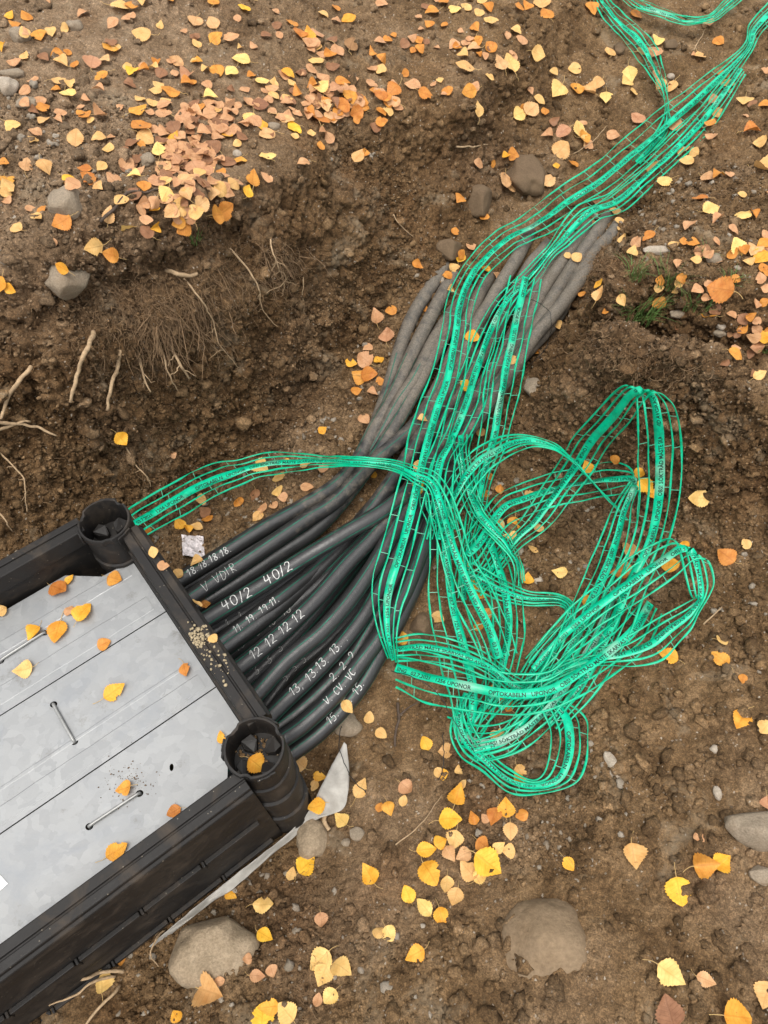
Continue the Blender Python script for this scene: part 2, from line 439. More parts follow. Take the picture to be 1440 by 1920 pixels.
# ------------------------------------------------------------------ the ground: banks, trench, digging
A0 = R(217.4)
E1 = Vector((math.cos(A0), math.sin(A0), 0)); E2 = Vector((E1.y, -E1.x, 0))
P0 = Vector((-0.247, 0.371, 0))
WID, LEN = 0.635, 1.24
def lines(*L):
    out = []
    for pts in L:
        W = [at(*p) for p in pts]
        for a, b in zip(W[:-1], W[1:]):
            n = max(1, int((b - a).length / 0.09))
            out += [a.lerp(b, k / n) for k in range(n)]
        out.append(W[-1])
    return out
CP = lines(
    # left bank: lip, then the foot of its wall
    [(-300, 640, .27), (0, 560, .26), (120, 540, .26), (190, 500, .28), (270, 478, .265), (400, 455, .22), (480, 420, .2), (560, 345, .15), (600, 285, .12), (670, 235, .085), (760, 215, .06), (850, 200, .045), (890, 180, .04), (940, 130, .04), (1000, 60, .045), (1050, 10, .05), (1090, -60, .05), (1120, -200, .06)],
    [(-300, 720, .1), (0, 690, .1), (120, 672, .12)],
    [(-300, 1060, -.12), (0, 985, -.12), (130, 935, -.22), (240, 905, -.32), (330, 860, -.37), (450, 790, -.37), (560, 705, -.36), (650, 630, -.34), (730, 560, -.31), (800, 500, -.285), (860, 430, -.26), (890, 400, -.245), (950, 340, -.24), (1040, 270, -.18), (1100, 200, -.13), (1150, 120, -.09), (1200, 40, -.06), (1260, -60, -.04), (1330, -220, 0)],
    # shelf between the bank and the trench, far end
    [(930, 225, -.07), (960, 190, -.06), (1000, 150, -.05), (1045, 95, -.04), (1085, 40, -.02), (1120, -30, 0)],
    # trench floor
    [(300, 1090, -.4), (420, 1040, -.42), (520, 960, -.43), (640, 840, -.42), (720, 700, -.39), (800, 600, -.35)],
    [(420, 1230, -.47), (600, 1050, -.47), (760, 830, -.46), (860, 690, -.45), (950, 560, -.37), (1040, 480, -.31), (1100, 410, -.26), (1160, 330, -.22), (1250, 230, -.17), (1350, 130, -.1), (1450, 20, -.06), (1600, -150, 0)],
    [(560, 1400, -.52), (680, 1270, -.5), (760, 1080, -.48), (850, 900, -.47), (930, 780, -.46), (1000, 690, -.4), (1060, 600, -.33), (1090, 545, -.25)],
    # right side: lip with grass, wall under it
    [(1168, 462, -.04), (1136, 540, -.02), (1118, 590, .0), (1138, 640, .01), (1180, 665, .03), (1260, 690, .03), (1330, 720, .03), (1440, 760, .03), (1650, 820, .03)],
    [(1010, 740, -.4), (1065, 725, -.37), (1150, 745, -.34), (1250, 765, -.3), (1340, 795, -.26), (1440, 835, -.24), (1650, 930, -.22)],
    [(1165, 435, -.04), (1230, 405, .0), (1330, 380, .02), (1440, 360, .05), (1650, 330, .05)],
    [(1180, 540, .03), (1300, 560, .045), (1440, 560, 0.06), (1650, 560, .04)],
    [(1200, 350, -.14), (1300, 260, -.1), (1440, 190, -.03), (1650, 100, 0)],
    [(1200, 620, .03), (1300, 630, .04), (1440, 670, .045)],
    # ground right of the ducts and in front of the box
    [(900, 960, -.46), (980, 880, -.45), (1100, 860, -.4), (1230, 900, -.33), (1320, 960, -.27), (1440, 960, -.22), (1650, 1000, -.2)],
    [(860, 1150, -.49), (1000, 1100, -.47), (1150, 1120, -.42), (1300, 1140, -.36), (1440, 1120, -.3)],
    [(800, 1330, -.5), (950, 1330, -.48), (1100, 1320, -.43), (1300, 1350, -.36), (1440, 1380, -.32), (1650, 1420, -.3)],
    [(600, 1450, -.56), (700, 1480, -.52), (900, 1560, -.46), (1100, 1540, -.42), (1300, 1560, -.36), (1440, 1600, -.34)],
    [(570, 1570, -.58), (500, 1650, -.56), (400, 1730, -.54), (300, 1800, -.53), (150, 1900, -.52), (0, 2000, -.52), (-200, 2150, -.52)],
    [(640, 1620, -.52), (600, 1720, -.5), (500, 1800, -.47), (400, 1870, -.47), (250, 1960, -.48)],
    [(800, 1720, -.45), (1000, 1760, -.4), (1200, 1740, -.37), (1440, 1780, -.34), (1650, 1800, -.33)],
    [(500, 1960, -.44), (720, 1920, -.42), (1000, 1960, -.38), (1250, 1920, -.35), (1500, 1950, -.33)],
    # top of the left bank
    [(-300, 480, .3), (0, 420, .3), (200, 380, .3), (400, 330, .24), (520, 260, .19)],
    [(-300, 150, .33), (0, 200, .33), (250, 170, .29), (500, 130, .2), (700, 120, .12), (850, 110, .07)],
    [(560, 190, .16), (680, 180, .11), (800, 165, .07)],
    [(-300, 0, .35), (0, 0, .34), (300, 0, .31), (600, 0, .18), (800, -20, .11), (960, -20, .065)])
for (x, y, z) in [(-3, -1, -.1), (0, -1.2, -.4), (2.5, -1, -.3), (3.5, 1.5, 0), (4, 4, .1), (2.6, 5, .05), (1.0, 5.5, .1), (-2, 5, .4), (-4, 3, .35), (-3.5, 1, .2), (-6, 6, .4), (6, 6, .2), (6, -4, -.2), (-6, -4, 0), (0, 9, .3)]:
    CP.append(Vector((x, y, z)))
CP = np.array([tuple(p) for p in CP])
D = np.linalg.norm(CP[:, None, :2] - CP[None, :, :2], axis=2)
Aug = np.zeros((len(CP) + 1,) * 2)
Aug[:-1, :-1] = -D + np.eye(len(CP)) * 0.003
Aug[:-1, -1] = Aug[-1, :-1] = 1
WT = np.linalg.solve(Aug, np.r_[CP[:, 2], 0])
def zbase_raw(x, y):
    out = np.empty(len(x))
    for i in range(0, len(x), 20000):
        d = np.sqrt((x[i:i + 20000, None] - CP[None, :, 0])**2 + (y[i:i + 20000, None] - CP[None, :, 1])**2)
        out[i:i + 20000] = -d @ WT[:-1] + WT[-1]
    return out
GX = np.arange(-2.4, 3.2, 0.014); GY = np.arange(-0.9, 4.6, 0.014)
gx, gy = np.meshgrid(GX, GY)
ZB = zbase_raw(gx.ravel(), gy.ravel()).reshape(gx.shape)
def bil(x, y):
    x = np.asarray(x, float); y = np.asarray(y, float)
    fx = np.clip((x - GX[0]) / 0.014, 0, len(GX) - 1.001); fy = np.clip((y - GY[0]) / 0.014, 0, len(GY) - 1.001)
    i = fx.astype(int); j = fy.astype(int); u = fx - i; v = fy - j
    return ZB[j, i] * (1 - u) * (1 - v) + ZB[j, i + 1] * u * (1 - v) + ZB[j + 1, i] * (1 - u) * v + ZB[j + 1, i + 1] * u * v
def zb(x, y): return float(bil(np.array([x]), np.array([y]))[0])
def march(px, py, off):
    """first point on the sight line that lies `off` above the smooth ground"""
    r = ray(px, py)
    t = np.arange(0.9, 5.2, 0.004)
    x, y, z = t * r.x, t * r.y, CAM_H + t * r.z
    below = z <= bil(x, y) + off
    k = int(np.argmax(below)) if below.any() else len(t) - 1
    return Vector((x[k], y[k], z[k]))

# the smooth form, as a closed block, is re-tessellated evenly so that cut faces get as many faces as flat ground
X0, X1, Y0, Y1 = -1.62, 1.95, -0.5, 3.45
VOX = 0.0052
cx_ = np.arange(X0, X1 + .001, .015); cy_ = np.arange(Y0, Y1 + .001, .015)
mx_, my_ = np.meshgrid(cx_, cy_)
nyc, nxc = mx_.shape
top = np.stack([mx_, my_, bil(mx_, my_)], -1)
bot = top.copy(); bot[..., 2] = -1.3
idx = np.arange(nyc * nxc).reshape(nyc, nxc); nb = nyc * nxc
F = [np.stack([idx[:-1, :-1], idx[:-1, 1:], idx[1:, 1:], idx[1:, :-1]], -1).reshape(-1, 4)]
F.append(F[0][:, ::-1] + nb)
for e in (idx[0, ::-1], idx[-1], idx[:, 0], idx[::-1, -1]):
    F.append(np.stack([e[:-1], e[1:], e[1:] + nb, e[:-1] + nb], -1))
tmp = link('tmp', mesh('tmp', np.vstack([top.reshape(-1, 3), bot.reshape(-1, 3)]), np.vstack(F)))
rm = tmp.modifiers.new('r', 'REMESH'); rm.mode = 'VOXEL'; rm.voxel_size = VOX
bpy.context.view_layer.update()
me = bpy.data.meshes.new_from_object(tmp.evaluated_get(bpy.context.evaluated_depsgraph_get()))
bpy.data.objects.remove(tmp)
nvt = len(me.vertices)
co = np.empty(nvt * 3, np.float32); me.vertices.foreach_get('co', co); co = co.reshape(-1, 3).astype(float)
qf = np.empty(len(me.loops), np.int32); me.loops.foreach_get('vertex_index', qf)
assert len(qf) == 4 * len(me.polygons)
qf = qf.reshape(-1, 4)
bpy.data.meshes.remove(me)
ax_ = co[:, 0] - .09 * (co[:, 1] + .42)
inside = (co[:, 2] > -1.0) & (np.abs(ax_) < .98 + .36 * (co[:, 1] + .42)) & (co[:, 0] > X0 + .02) & (co[:, 0] < X1 - .02) & (co[:, 1] > Y0 + .02) & (co[:, 1] < Y1 - .02)
qf = qf[inside[qf].all(1)]
used = np.zeros(nvt, bool); used[qf] = True
remap = np.cumsum(used) - 1
co = co[used]; qf = remap[qf]
def vnormals(V, F):
    n = np.cross(V[F[:, 2]] - V[F[:, 0]], V[F[:, 3]] - V[F[:, 1]])
    out = np.zeros_like(V)
    for k in range(4):
        for c in range(3): out[:, c] += np.bincount(F[:, k], n[:, c], len(V))
    return out / np.maximum(np.linalg.norm(out, axis=1, keepdims=True), 1e-12)
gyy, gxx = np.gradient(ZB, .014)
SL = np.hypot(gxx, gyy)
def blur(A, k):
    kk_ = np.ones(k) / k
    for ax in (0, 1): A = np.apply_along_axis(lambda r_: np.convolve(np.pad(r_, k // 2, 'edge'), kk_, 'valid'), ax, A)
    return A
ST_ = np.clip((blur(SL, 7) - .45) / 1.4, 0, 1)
def grid(A, x, y):
    fx = np.clip((x - GX[0]) / 0.014, 0, len(GX) - 1.001); fy = np.clip((y - GY[0]) / 0.014, 0, len(GY) - 1.001)
    return A[np.rint(fy).astype(int), np.rint(fx).astype(int)]
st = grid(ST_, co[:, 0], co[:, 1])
patch = np.clip(0.5 + 0.9 * vnoise(co, 2.6, 9), 0.12, 1)         # crumbly here, trodden smooth there
farb = np.clip((co[:, 0] - .25) / .5, 0, 1) * np.clip((co[:, 1] - 2.0) / .5, 0, 1)
bil_ = lambda n: np.abs(n) * 2 - 0.55
nrm = vnormals(co, qf)
n3 = vnoise(co, 3.5, 1); n8 = vnoise(co, 8, 2); n18 = vnoise(co, 17, 3)
cr = np.abs(vnoise(co * np.array([1, 1, 1.5]), 6, 12)); cr2 = np.abs(vnoise(co * np.array([1, 1, 2.0]), 13, 13))
fore = np.clip((co[:, 0] - .05) / .3, 0, 1) * np.clip((1.2 - co[:, 1]) / .3, 0, 1)
d1 = .010 * fore * vnoise(co, 5.5, 62) + .006 * fore * bil_(vnoise(co, 13, 63)) + (.010 + .010 * st + .006 * farb) * n3 + (.007 + .011 * st + .006 * farb) * n8 + (.003 + .0062 * st + .004 * farb + .006 * patch) * bil_(n18)
d1 -= st * (.013 * np.exp(-(cr / .07)**2) + .010 * np.exp(-(cr2 / .08)**2))
# crumbled lip with roots stands proud of the face below it
lipm = np.exp(-((co[:, 2] - .16) / .11)**2) * st * np.clip((1.62 - co[:, 1]) / .25, 0, 1) * (co[:, 0] < .1)
lipr = np.exp(-((co[:, 2] + .05) / .06)**2) * st * (co[:, 0] > .42) * np.clip((1.9 - co[:, 1]) / .2, 0, 1)
CVX = np.clip((ZB - blur(ZB, 15) - .012) / .035, 0, 1)
cvx = grid(blur(CVX, 3), co[:, 0], co[:, 1]) * (co[:, 1] > .5)
ZMAX = ZB.copy()
for ax in (0, 1):
    Zs_ = ZMAX.copy()
    for k in range(1, 15):
        Zs_ = np.maximum(Zs_, np.maximum(np.roll(ZMAX, k, ax), np.roll(ZMAX, -k, ax)))
    ZMAX = Zs_
dep = grid(blur(ZMAX, 9), co[:, 0], co[:, 1]) - co[:, 2]
cut = np.clip((grid(blur(ZMAX - ZB, 5), co[:, 0], co[:, 1]) - .06) / .12, 0, 1) * np.clip((co[:, 1] - .7) / .3, 0, 1)
d1 -= cut * np.exp(-((dep - .15) / .055)**2) * (.036 + .03 * vnoise(co, 6, 21))
d1 += np.exp(-((dep - .045) / .03)**2) * np.clip(st * 1.6, 0, 1) * (.018 + .02 * vnoise(co, 9, 22)) * np.clip((co[:, 1] - .7) / .3, 0, 1)
d1 += cvx * (.018 + .02 * vnoise(co, 8, 19)) * np.where(co[:, 0] > .42, .6, 1)
d1 += lipr * (.03 + .018 * vnoise(co, 9, 18))
d1 += lipm * (.035 + .022 * vnoise(co, 7, 17))
co = co + nrm * d1[:, None]
nrm = vnormals(co, qf)
n36 = vnoise(co, 38, 4); n80 = vnoise(co, 82, 5); n150 = vnoise(co, 150, 6); w1 = vnoise(co, 27, 14)
d2 = (.0028 + .0036 * st + .0065 * patch) * bil_(n36) + (.0028 + .0036 * st + .0042 * patch) * bil_(n80) + (.0020 + .0018 * st + .001 * patch) * n150 + (.002 + .004 * st) * w1
co = co + nrm * d2[:, None]
# the dug hole the chamber stands in
la = (co[:, 0] - P0.x) * E1.x + (co[:, 1] - P0.y) * E1.y
lb = (co[:, 0] - P0.x) * E2.x + (co[:, 1] - P0.y) * E2.y
din = np.minimum(np.minimum(la + .03, LEN + .03 - la), np.minimum(lb + .03, WID + .03 - lb))
kk = np.clip(din / .03, 0, 1)
co[:, 2] = co[:, 2] * (1 - kk) + np.minimum(co[:, 2], -.74) * kk
nrm = vnormals(co, qf)
gv, gnn = co, nrm
# the same ground goes on outside: a coarse apron that dips just under the fine patch
apx = np.r_[X0 - np.array([45, 12, 4, 1.5, .5, .15]), np.arange(X0, X1 + .01, .085), X1 + np.array([.15, .5, 1.5, 4, 12, 45])]
apy = np.r_[Y0 - np.array([45, 12, 4, 1.5, .5, .15]), np.arange(Y0, Y1 + .01, .085), Y1 + np.array([.15, .5, 1.5, 4, 12, 45])]
amx, amy = np.meshgrid(apx, apy)
amz = zbase_raw(np.clip(amx, -7, 7).ravel(), np.clip(amy, -5, 9).ravel()).reshape(amx.shape) + .012 * vnoise(np.stack([amx, amy, 0 * amx], -1).reshape(-1, 3), 6, 3).reshape(amx.shape)
def infan(x, y, m): return (np.abs(x - .09 * (y + .42)) < .98 + .36 * (y + .42) - m) & (x > X0 + m) & (x < X1 - m) & (y > Y0 + m) & (y < Y1 - m)
amz -= np.where(infan(amx, amy, -.05), .03, 0)
ai = np.arange(amx.size).reshape(amx.shape)
AF = np.stack([ai[:-1, :-1], ai[:-1, 1:], ai[1:, 1:], ai[1:, :-1]], -1).reshape(-1, 4)
inn = infan(amx, amy, .12).ravel()
AF = AF[~inn[AF].all(1)]
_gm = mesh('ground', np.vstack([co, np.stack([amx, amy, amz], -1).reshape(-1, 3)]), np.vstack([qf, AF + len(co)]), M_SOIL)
mo = np.clip(st * 1.3, 0, 1) * (.75 + .35 * vnoise(co, 4, 23))  # steepness mask for the shade painted on walls and lips
_ma = _gm.attributes.new('steep_shade', 'FLOAT', 'POINT'); _ma.data.foreach_set('value', np.r_[mo, np.zeros(amx.size)].astype(np.float32))
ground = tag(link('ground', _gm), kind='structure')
bpy.context.view_layer.update()
SURF = [ground]
def cast(px, py, objs=None):
    """nearest thing on a sight line"""
    d = ray(px, py).normalized()
    best = None
    for o in (objs or SURF):
        inv = o.matrix_world.inverted()
        ok, loc, nor, _ = o.ray_cast(inv @ EYE, (inv.to_3x3() @ d).normalized())
        if ok:
            w = o.matrix_world @ loc
            t = (w - EYE).length
            if best is None or t < best[0]: best = (t, w, (o.matrix_world.to_3x3() @ nor).normalized(), o)
    return best
def drop(x, y, ztop=1.2):
    ok, loc, nor, _ = ground.ray_cast(Vector((x, y, ztop)), Vector((0, 0, -1)))
    return loc if ok else Vector((x, y, zb(x, y)))

# loose crumbs and clods of soil
def rocks(name, cnt, smin, smax, mat, verts, nors, power=2.2, sub=0, sink=0.25):
    t = (1 + 5**0.5) / 2
    if sub < 0:
        bv = np.array([(1, 0, 0), (-1, 0, 0), (0, 1, 0), (0, -1, 0), (0, 0, 1), (0, 0, -1)], float)
        bf = np.array([(0, 2, 4), (2, 1, 4), (1, 3, 4), (3, 0, 4), (2, 0, 5), (1, 2, 5), (3, 1, 5), (0, 3, 5)])
    else:
        bm = bmesh.new(); bmesh.ops.create_icosphere(bm, subdivisions=sub + 1, radius=1)
        bv = np.array([v.co[:] for v in bm.verts]); bf = np.array([[v.index for v in f.verts] for f in bm.faces]); bm.free()
    pick = rng.integers(0, len(verts), cnt)
    s = smin + (smax - smin) * rng.random(cnt)**power
    jit = 1 + 0.28 * rng.standard_normal((cnt, len(bv), 1)) * 0.8
    an = rng.uniform(0.6, 1.3, (cnt, 1, 3))
    th = rng.uniform(0, 6.283, cnt); c, s_ = np.cos(th), np.sin(th)
    V = bv[None] * jit * an
    X = V[..., 0] * c[:, None] - V[..., 1] * s_[:, None]; Y = V[..., 0] * s_[:, None] + V[..., 1] * c[:, None]
    V = np.stack([X, Y, V[..., 2] * 0.8], -1) * s[:, None, None]
    V += verts[pick][:, None] + nors[pick][:, None] * (s * (0.8 - sink * 2))[:, None, None] * 0.5
    Fa = (bf[None] + (np.arange(cnt) * len(bv))[:, None, None]).reshape(-1, 3)
    return link(name, mesh(name, V.reshape(-1, 3), Fa, mat, smooth=sub > 0))
ok = (kk < 0.01) & (gv[:, 1] > -0.3)
near = ok & (gv[:, 1] < 2.3) & (patch > 0.25 + .3 * rng.random(len(patch))) & (np.abs(gv[:, 0]) < .62 + .4 * (gv[:, 1] + .15))
flat = near & (st < 0.5)
tag(rocks('soil_crumbs', 80000, 0.0013, 0.0062, M_CRUMB, gv[near], gnn[near], 2.4, -1), kind='stuff')
tag(rocks('soil_crumbs', 9000, 0.003, 0.010, M_CRUMB, gv[near], gnn[near], 2.4, 0), kind='stuff')
open_ = ok & (gv[:, 0] > .1) & (gv[:, 1] < 1.25) & (vnoise(gv, 4.2, 61) > -.05) & (st < .5)
tag(rocks('soil_clods', 1500, 0.004, 0.019, M_CRUMB, gv[open_], gnn[open_], 2.2, 1), kind='stuff')
CLODS = tag(rocks('soil_clods', 3600, 0.005, 0.02, M_CRUMB, gv[ok], gnn[ok], 2.5, 1), kind='stuff')
M_GRAVEL = stone_material('gravel', (0.2, 0.165, 0.12), (0.36, 0.31, 0.25), 25, 0.5)
tag(rocks('gravel', 1500, 0.0022, 0.011, M_GRAVEL, gv[flat], gnn[flat], 2.6, 1), kind='stuff')

# ------------------------------------------------------------------ the cable chamber
M_loc = Matrix(((E1.x, E2.x, 0, P0.x), (E1.y, E2.y, 0, P0.y), (0, 0, 1, 0), (0, 0, 0, 1)))   # a along the front, b towards the rear wall
chamber = empty('cable_chamber', (P0.x, P0.y, -0.7))
tag(chamber, 'black plastic cable chamber with round open corner posts standing in the trench', 'cable chamber')
bpy.context.view_layer.update()
def LW(a, b, z): return M_loc @ Vector((a, b, z))
def cbuild(mb, name, mat, parent=chamber, bevel=0.0, smooth=False):
    inv = parent.matrix_world.inverted()
    o = link(name, mesh(name, [inv @ Vector(v) for v in mb.V], mb.F, mat, smooth), parent)
    if bevel:
        m = o.modifiers.new('bevel', 'BEVEL'); m.width = bevel; m.segments = 2; m.limit_method = 'ANGLE'; m.angle_limit = R(35)
    return o
def sweep(profile, p, q, outd):
    """profile (n outward, z) swept from p to q (local a,b)"""
    mb = MB(); V = []
    for (a, b) in (p, q):
        for (n_, z) in profile:
            V.append(LW(a + outd[0] * n_, b + outd[1] * n_, z))
    k = len(profile)
    F = [(i, (i + 1) % k, k + (i + 1) % k, k + i) for i in range(k)] + [tuple(range(k))[::-1], tuple(range(k, 2 * k))]
    mb.add(V, F); return mb
RAIL = [(.013, -.02), (.013, -.002), (.015, 0), (.033, 0), (.0345, -.005), (.038, -.005), (.0395, 0), (.054, 0), (.056, -.002), (.056, -.013), (.0615, -.016), (.063, -.019), (.063, -.044), (.060, -.047), (.0475, -.052), (.0475, -.058), (.02, -.058), (.013, -.05)]
PANEL = [(.022, -.05), (.046, -.05), (.046, -.70), (.022, -.70)]
INNER = [(.013, -.056), (.0215, -.056), (.0215, -.70), (.013, -.70)]
sides = {'front': ((.045, 0), (LEN - .045, 0), (0, -1)), 'rear': ((.045, WID), (LEN - .045, WID), (0, 1)),
         'end': ((0, .045), (0, WID - .045), (-1, 0)), 'far': ((LEN, .045), (LEN, WID - .045), (1, 0))}
for nm, (p, q, o) in sides.items():
    rail = cbuild(sweep(RAIL, p, q, o), 'top_rail', M_BOX, bevel=0.0008)
    SURF.append(rail)
    if nm != 'end':
        w = cbuild(sweep(PANEL, p, q, o), 'wall_panel', M_BOX)
        SURF.append(w)
    else:
        w = cbuild(sweep([(.022, -.56), (.046, -.56), (.046, -.70), (.022, -.70)], p, q, o), 'wall_panel', M_BOX)
    if nm == 'front':
        for z in (-.285, -.52):
            a = 0.07
            while a < LEN - 0.1:
                mb = MB()
                c = LW(a + .068, -.0515, z)
                mb.box(c, (.134, .011, .017), (E1, E2, Vector((0, 0, 1))))
                mb.box(LW(a + .068, -.049, z - .013), (.134, .006, .010), (E1, E2, Vector((0, 0, 1))))
                cbuild(mb, 'wall_rib', M_BOX, bevel=0.002)
                mb = MB(); mb.box(LW(a + .1385, -.053, z - .003), (.006, .013, .03), (E1, E2, Vector((0, 0, 1))))
                cbuild(mb, 'rib_clip', M_BOX, bevel=0.0015)
                a += .144
# inner ledge along the end wall that carries the cover plates
cbuild(sweep([(.0125, -.056), (.0125, -.16), (.004, -.16), (.004, -.118), (-.012, -.118), (-.012, -.113), (.008, -.113), (.008, -.056)], (0, .06), (0, WID - .06), (-1, 0)), 'plate_ledge', M_BOX)
def post(a, b, rot):
    mb = MB(); seg = 48
    prof = []   # (radius, z) outer downwards, then inside back up
    z = 0.014
    prof += [(.0535, z), (.0575, z), (.0590, z - .003), (.0590, z - .018), (.0572, z - .021)]
    zz = z - .021; r = .0560
    lv = [(-.095, .0562), (-.098, .0605), (-.128, .061), (-.131, .0572), (-.22, .0574), (-.223, .0628), (-.262, .0632), (-.264, .0588), (-.38, .0592), (-.383, .065), (-.422, .0654), (-.424, .06), (-.53, .0605), (-.535, .0632), (-.57, .0636), (-.574, .061), (-.7, .061)]
    prof += [(r, zz - .004)] + [(q, w) for w, q in lv]
    outer_n = len(prof)
    prof = [(.051, -.075), (.0525, z - .004)] + prof
    V = []; F = []
    c0 = LW(a, b, 0)
    for k in range(seg):
        t = 2 * math.pi * k / seg + rot
        notch = sum(1 for w in (0.2, 2.1, 4.1) if abs((t - rot - w + math.pi) % (2 * math.pi) - math.pi) < 0.17)
        wob = 1 + 0.018 * math.cos(3 * (t - rot)) * 0
        for i, (r_, z_) in enumerate(prof):
            rr = r_
            if z_ > -.01 and notch: rr = r_ - .0045 if i > 1 else r_ - .0035
            if z_ > z - .001 and notch: z_ = z_ - .004
            # staggered collars on the lower rings
            if z_ < -.09 and ((k // 8 + int(-z_ * 9)) % 2): rr -= .0012
            V.append(c0 + Vector((rr * math.cos(t), rr * math.sin(t), z_)))
    m = len(prof)
    for k in range(seg):
        for i in range(m - 1):
            F.append((k * m + i, ((k + 1) % seg) * m + i, ((k + 1) % seg) * m + i + 1, k * m + i + 1))
    mb.add(V, [f[::-1] for f in F])
    o = cbuild(mb, 'corner_post', M_BOX, smooth=True)
    md = o.modifiers.new('split', 'EDGE_SPLIT'); md.split_angle = R(38)
    # clip lugs on the rim
    bpy.context.view_layer.update()
    for w in (0.75, 2.75, 4.8):
        t = w + rot
        d = Vector((math.cos(t), math.sin(t), 0)); s = Vector((-d.y, d.x, 0))
        mb = MB()
        for da in (-.012, 0, .012):
            mb.box(c0 + d * (.0608 - abs(da) * .1) + s * da + Vector((0, 0, -.003)), (.004, .0125, .026), (d, s, Vector((0, 0, 1))))
        cbuild(mb, 'rim_lug', M_BOX, o, bevel=0.001)
    # floor of the post and the wedge blocks in it
    mb = MB()
    n = 32
    mb.add([c0 + Vector((.0518 * math.cos(6.2832 * k / n), .0518 * math.sin(6.2832 * k / n), -.072)) for k in range(n)], [tuple(range(n))])
    SURF.append(cbuild(mb, 'post_floor', M_BLOCK, o))
    for w in (0.3, 1.85, 3.45, 5.0):
        t = w + rot
        d = Vector((math.cos(t), math.sin(t), 0)); s = Vector((-d.y, d.x, 0)); u = Vector((0, 0, 1))
        mb = MB()
        q = [(.014, -.004), (.014, .004), (.03, .017), (.048, .014), (.048, -.014), (.03, -.017)]
        lo = [c0 + d * x + s * y + u * -.0715 for x, y in q]
        hi = [c0 + d * (x * .94 + .001) + s * (y * .88) + u * (-.06 if x < .02 else -.049) for x, y in q]
        k = len(q)
        mb.add(lo + hi, [tuple(range(k, 2 * k))] + [(i, (i + 1) % k, k + (i + 1) % k, k + i) for i in range(k)])
        SURF.append(cbuild(mb, 'wedge_block', M_BLOCK, o, bevel=0.0015))
    SURF.append(o)
    return o
near_post = post(0, 0, 0.4)
rear_post = post(0, WID, 0.9)
post(LEN, 0, 0.2); post(LEN, WID, 0.5)
# bolt through the end rail
bp = at(478, 1322, -0.03)
mb = MB(); axd = -E1
mb.tube([bp - axd * .004, bp + axd * .012], .0052, 8); mb.tube([bp - axd * .004, bp + axd * .004], .009, 6)
cbuild(mb, 'bolt', M_ROD)

# ------------------------------------------------------------------ galvanised cover plates
ZP = -0.11
def plate(name, poly, holes, label, folds):
    cu = bpy.data.curves.new(name, 'CURVE'); cu.dimensions = '2D'; cu.fill_mode = 'BOTH'; cu.extrude = 0.0016
    def sp(pts):
        s = cu.splines.new('POLY'); s.points.add(len(pts) - 1); s.use_cyclic_u = True
        for p, q in zip(s.points, pts): p.co = (q[0], q[1], 0, 1)
    sp(poly)
    for (x, y, rx, ry, ro) in holes:
        sp([(x + rx * math.cos(t) * math.cos(ro) - ry * math.sin(t) * math.sin(ro), y + rx * math.cos(t) * math.sin(ro) + ry * math.sin(t) * math.cos(ro)) for t in np.linspace(0, 2 * math.pi, 16, endpoint=False)])
    tmp = bpy.data.objects.new('tmp', cu); col.objects.link(tmp)
    bpy.context.view_layer.update()
    me = bpy.data.meshes.new_from_object(tmp.evaluated_get(bpy.context.evaluated_depsgraph_get()))
    bpy.data.objects.remove(tmp)
    me.transform(Matrix.Translation((0, 0, ZP)))
    me.transform(M_loc)
    c = LW(sum(p[0] for p in poly) / len(poly), sum(p[1] for p in poly) / len(poly), ZP)
    me.transform(Matrix.Translation(-c))
    me.materials.clear(); me.materials.append(M_GALV)
    o = link(name, me); o.location = c
    tag(o, label, 'cover plate', 'galvanised cover plates over the chamber')
    bpy.context.view_layer.update()
    for (b0, b1, h) in folds:    # pressed seams that stand a millimetre or two above the sheet
        mb = MB()
        a0, a1 = 0.012, LEN - .03
        V = []
        for a in np.linspace(a0, a1, 30):
            w = 0.0004 * math.sin(a * 31) + .0004 * math.sin(a * 77)
            V += [LW(a, b0 + w, ZP + .0014), LW(a, b0 + .0025 + w, ZP + .0017 + h), LW(a, b1 - .0025 - w, ZP + .0017 + h), LW(a, b1 - w, ZP + .0014)]
        F = [(4 * i + k, 4 * i + k + 1, 4 * i + 5 + k, 4 * i + 4 + k) for i in range(29) for k in range(3)]
        mb.add(V, F); cbuild(mb, 'pressed_seam', M_GALV, o)
    SURF.append(o)
    return o
def px2ab(px, py):
    p = at(px, py, ZP) - P0
    return p.dot(E1), p.dot(E2)
B1, B2 = 0.196, 0.418
rods = {'rear': [px2ab(2, 1240), px2ab(85, 1187)], 'mid': [px2ab(101, 1321), px2ab(140, 1391)], 'front': [px2ab(168, 1550), px2ab(262, 1488)]}
holes = {k: [(*p, .0078, .0068, .6) for p in v] for k, v in rods.items()}
sl = px2ab(322, 1439); holes['front'].append((*sl, .0075, .0042, R(-62) ))
hl = px2ab(138, 1152); holes['rear'].append((*hl, .0048, .0048, 0))
AE = LEN - .012
p_rear = plate('cover_plate', [(-.006, B2 + .0014), (AE, B2 + .0014), (AE, WID + .008), (.137, WID + .008), (.07, .588), (-.006, .583)], holes['rear'],
               'rear galvanised steel cover plate next to the bank, strewn with most leaves', [(B2 + .02, B2 + .062, .0012), (B2 + .128, B2 + .16, .0008)])
p_mid = plate('cover_plate', [(-.006, B1 + .0014), (AE, B1 + .0014), (AE, B2 - .0014), (-.006, B2 - .0014)], holes['mid'],
              'middle galvanised steel cover plate with one crosswise wire handle', [(B1 + .012, B1 + .05, .0012), (B1 + .075, B1 + .085, .0008)])
p_front = plate('cover_plate', [(.09, -.008), (AE, -.008), (AE, B1 - .0014), (-.006, B1 - .0014), (-.006, .06), (.045, .06)], holes['front'],
                'front galvanised steel cover plate with an oval slot beside the black side wall', [])
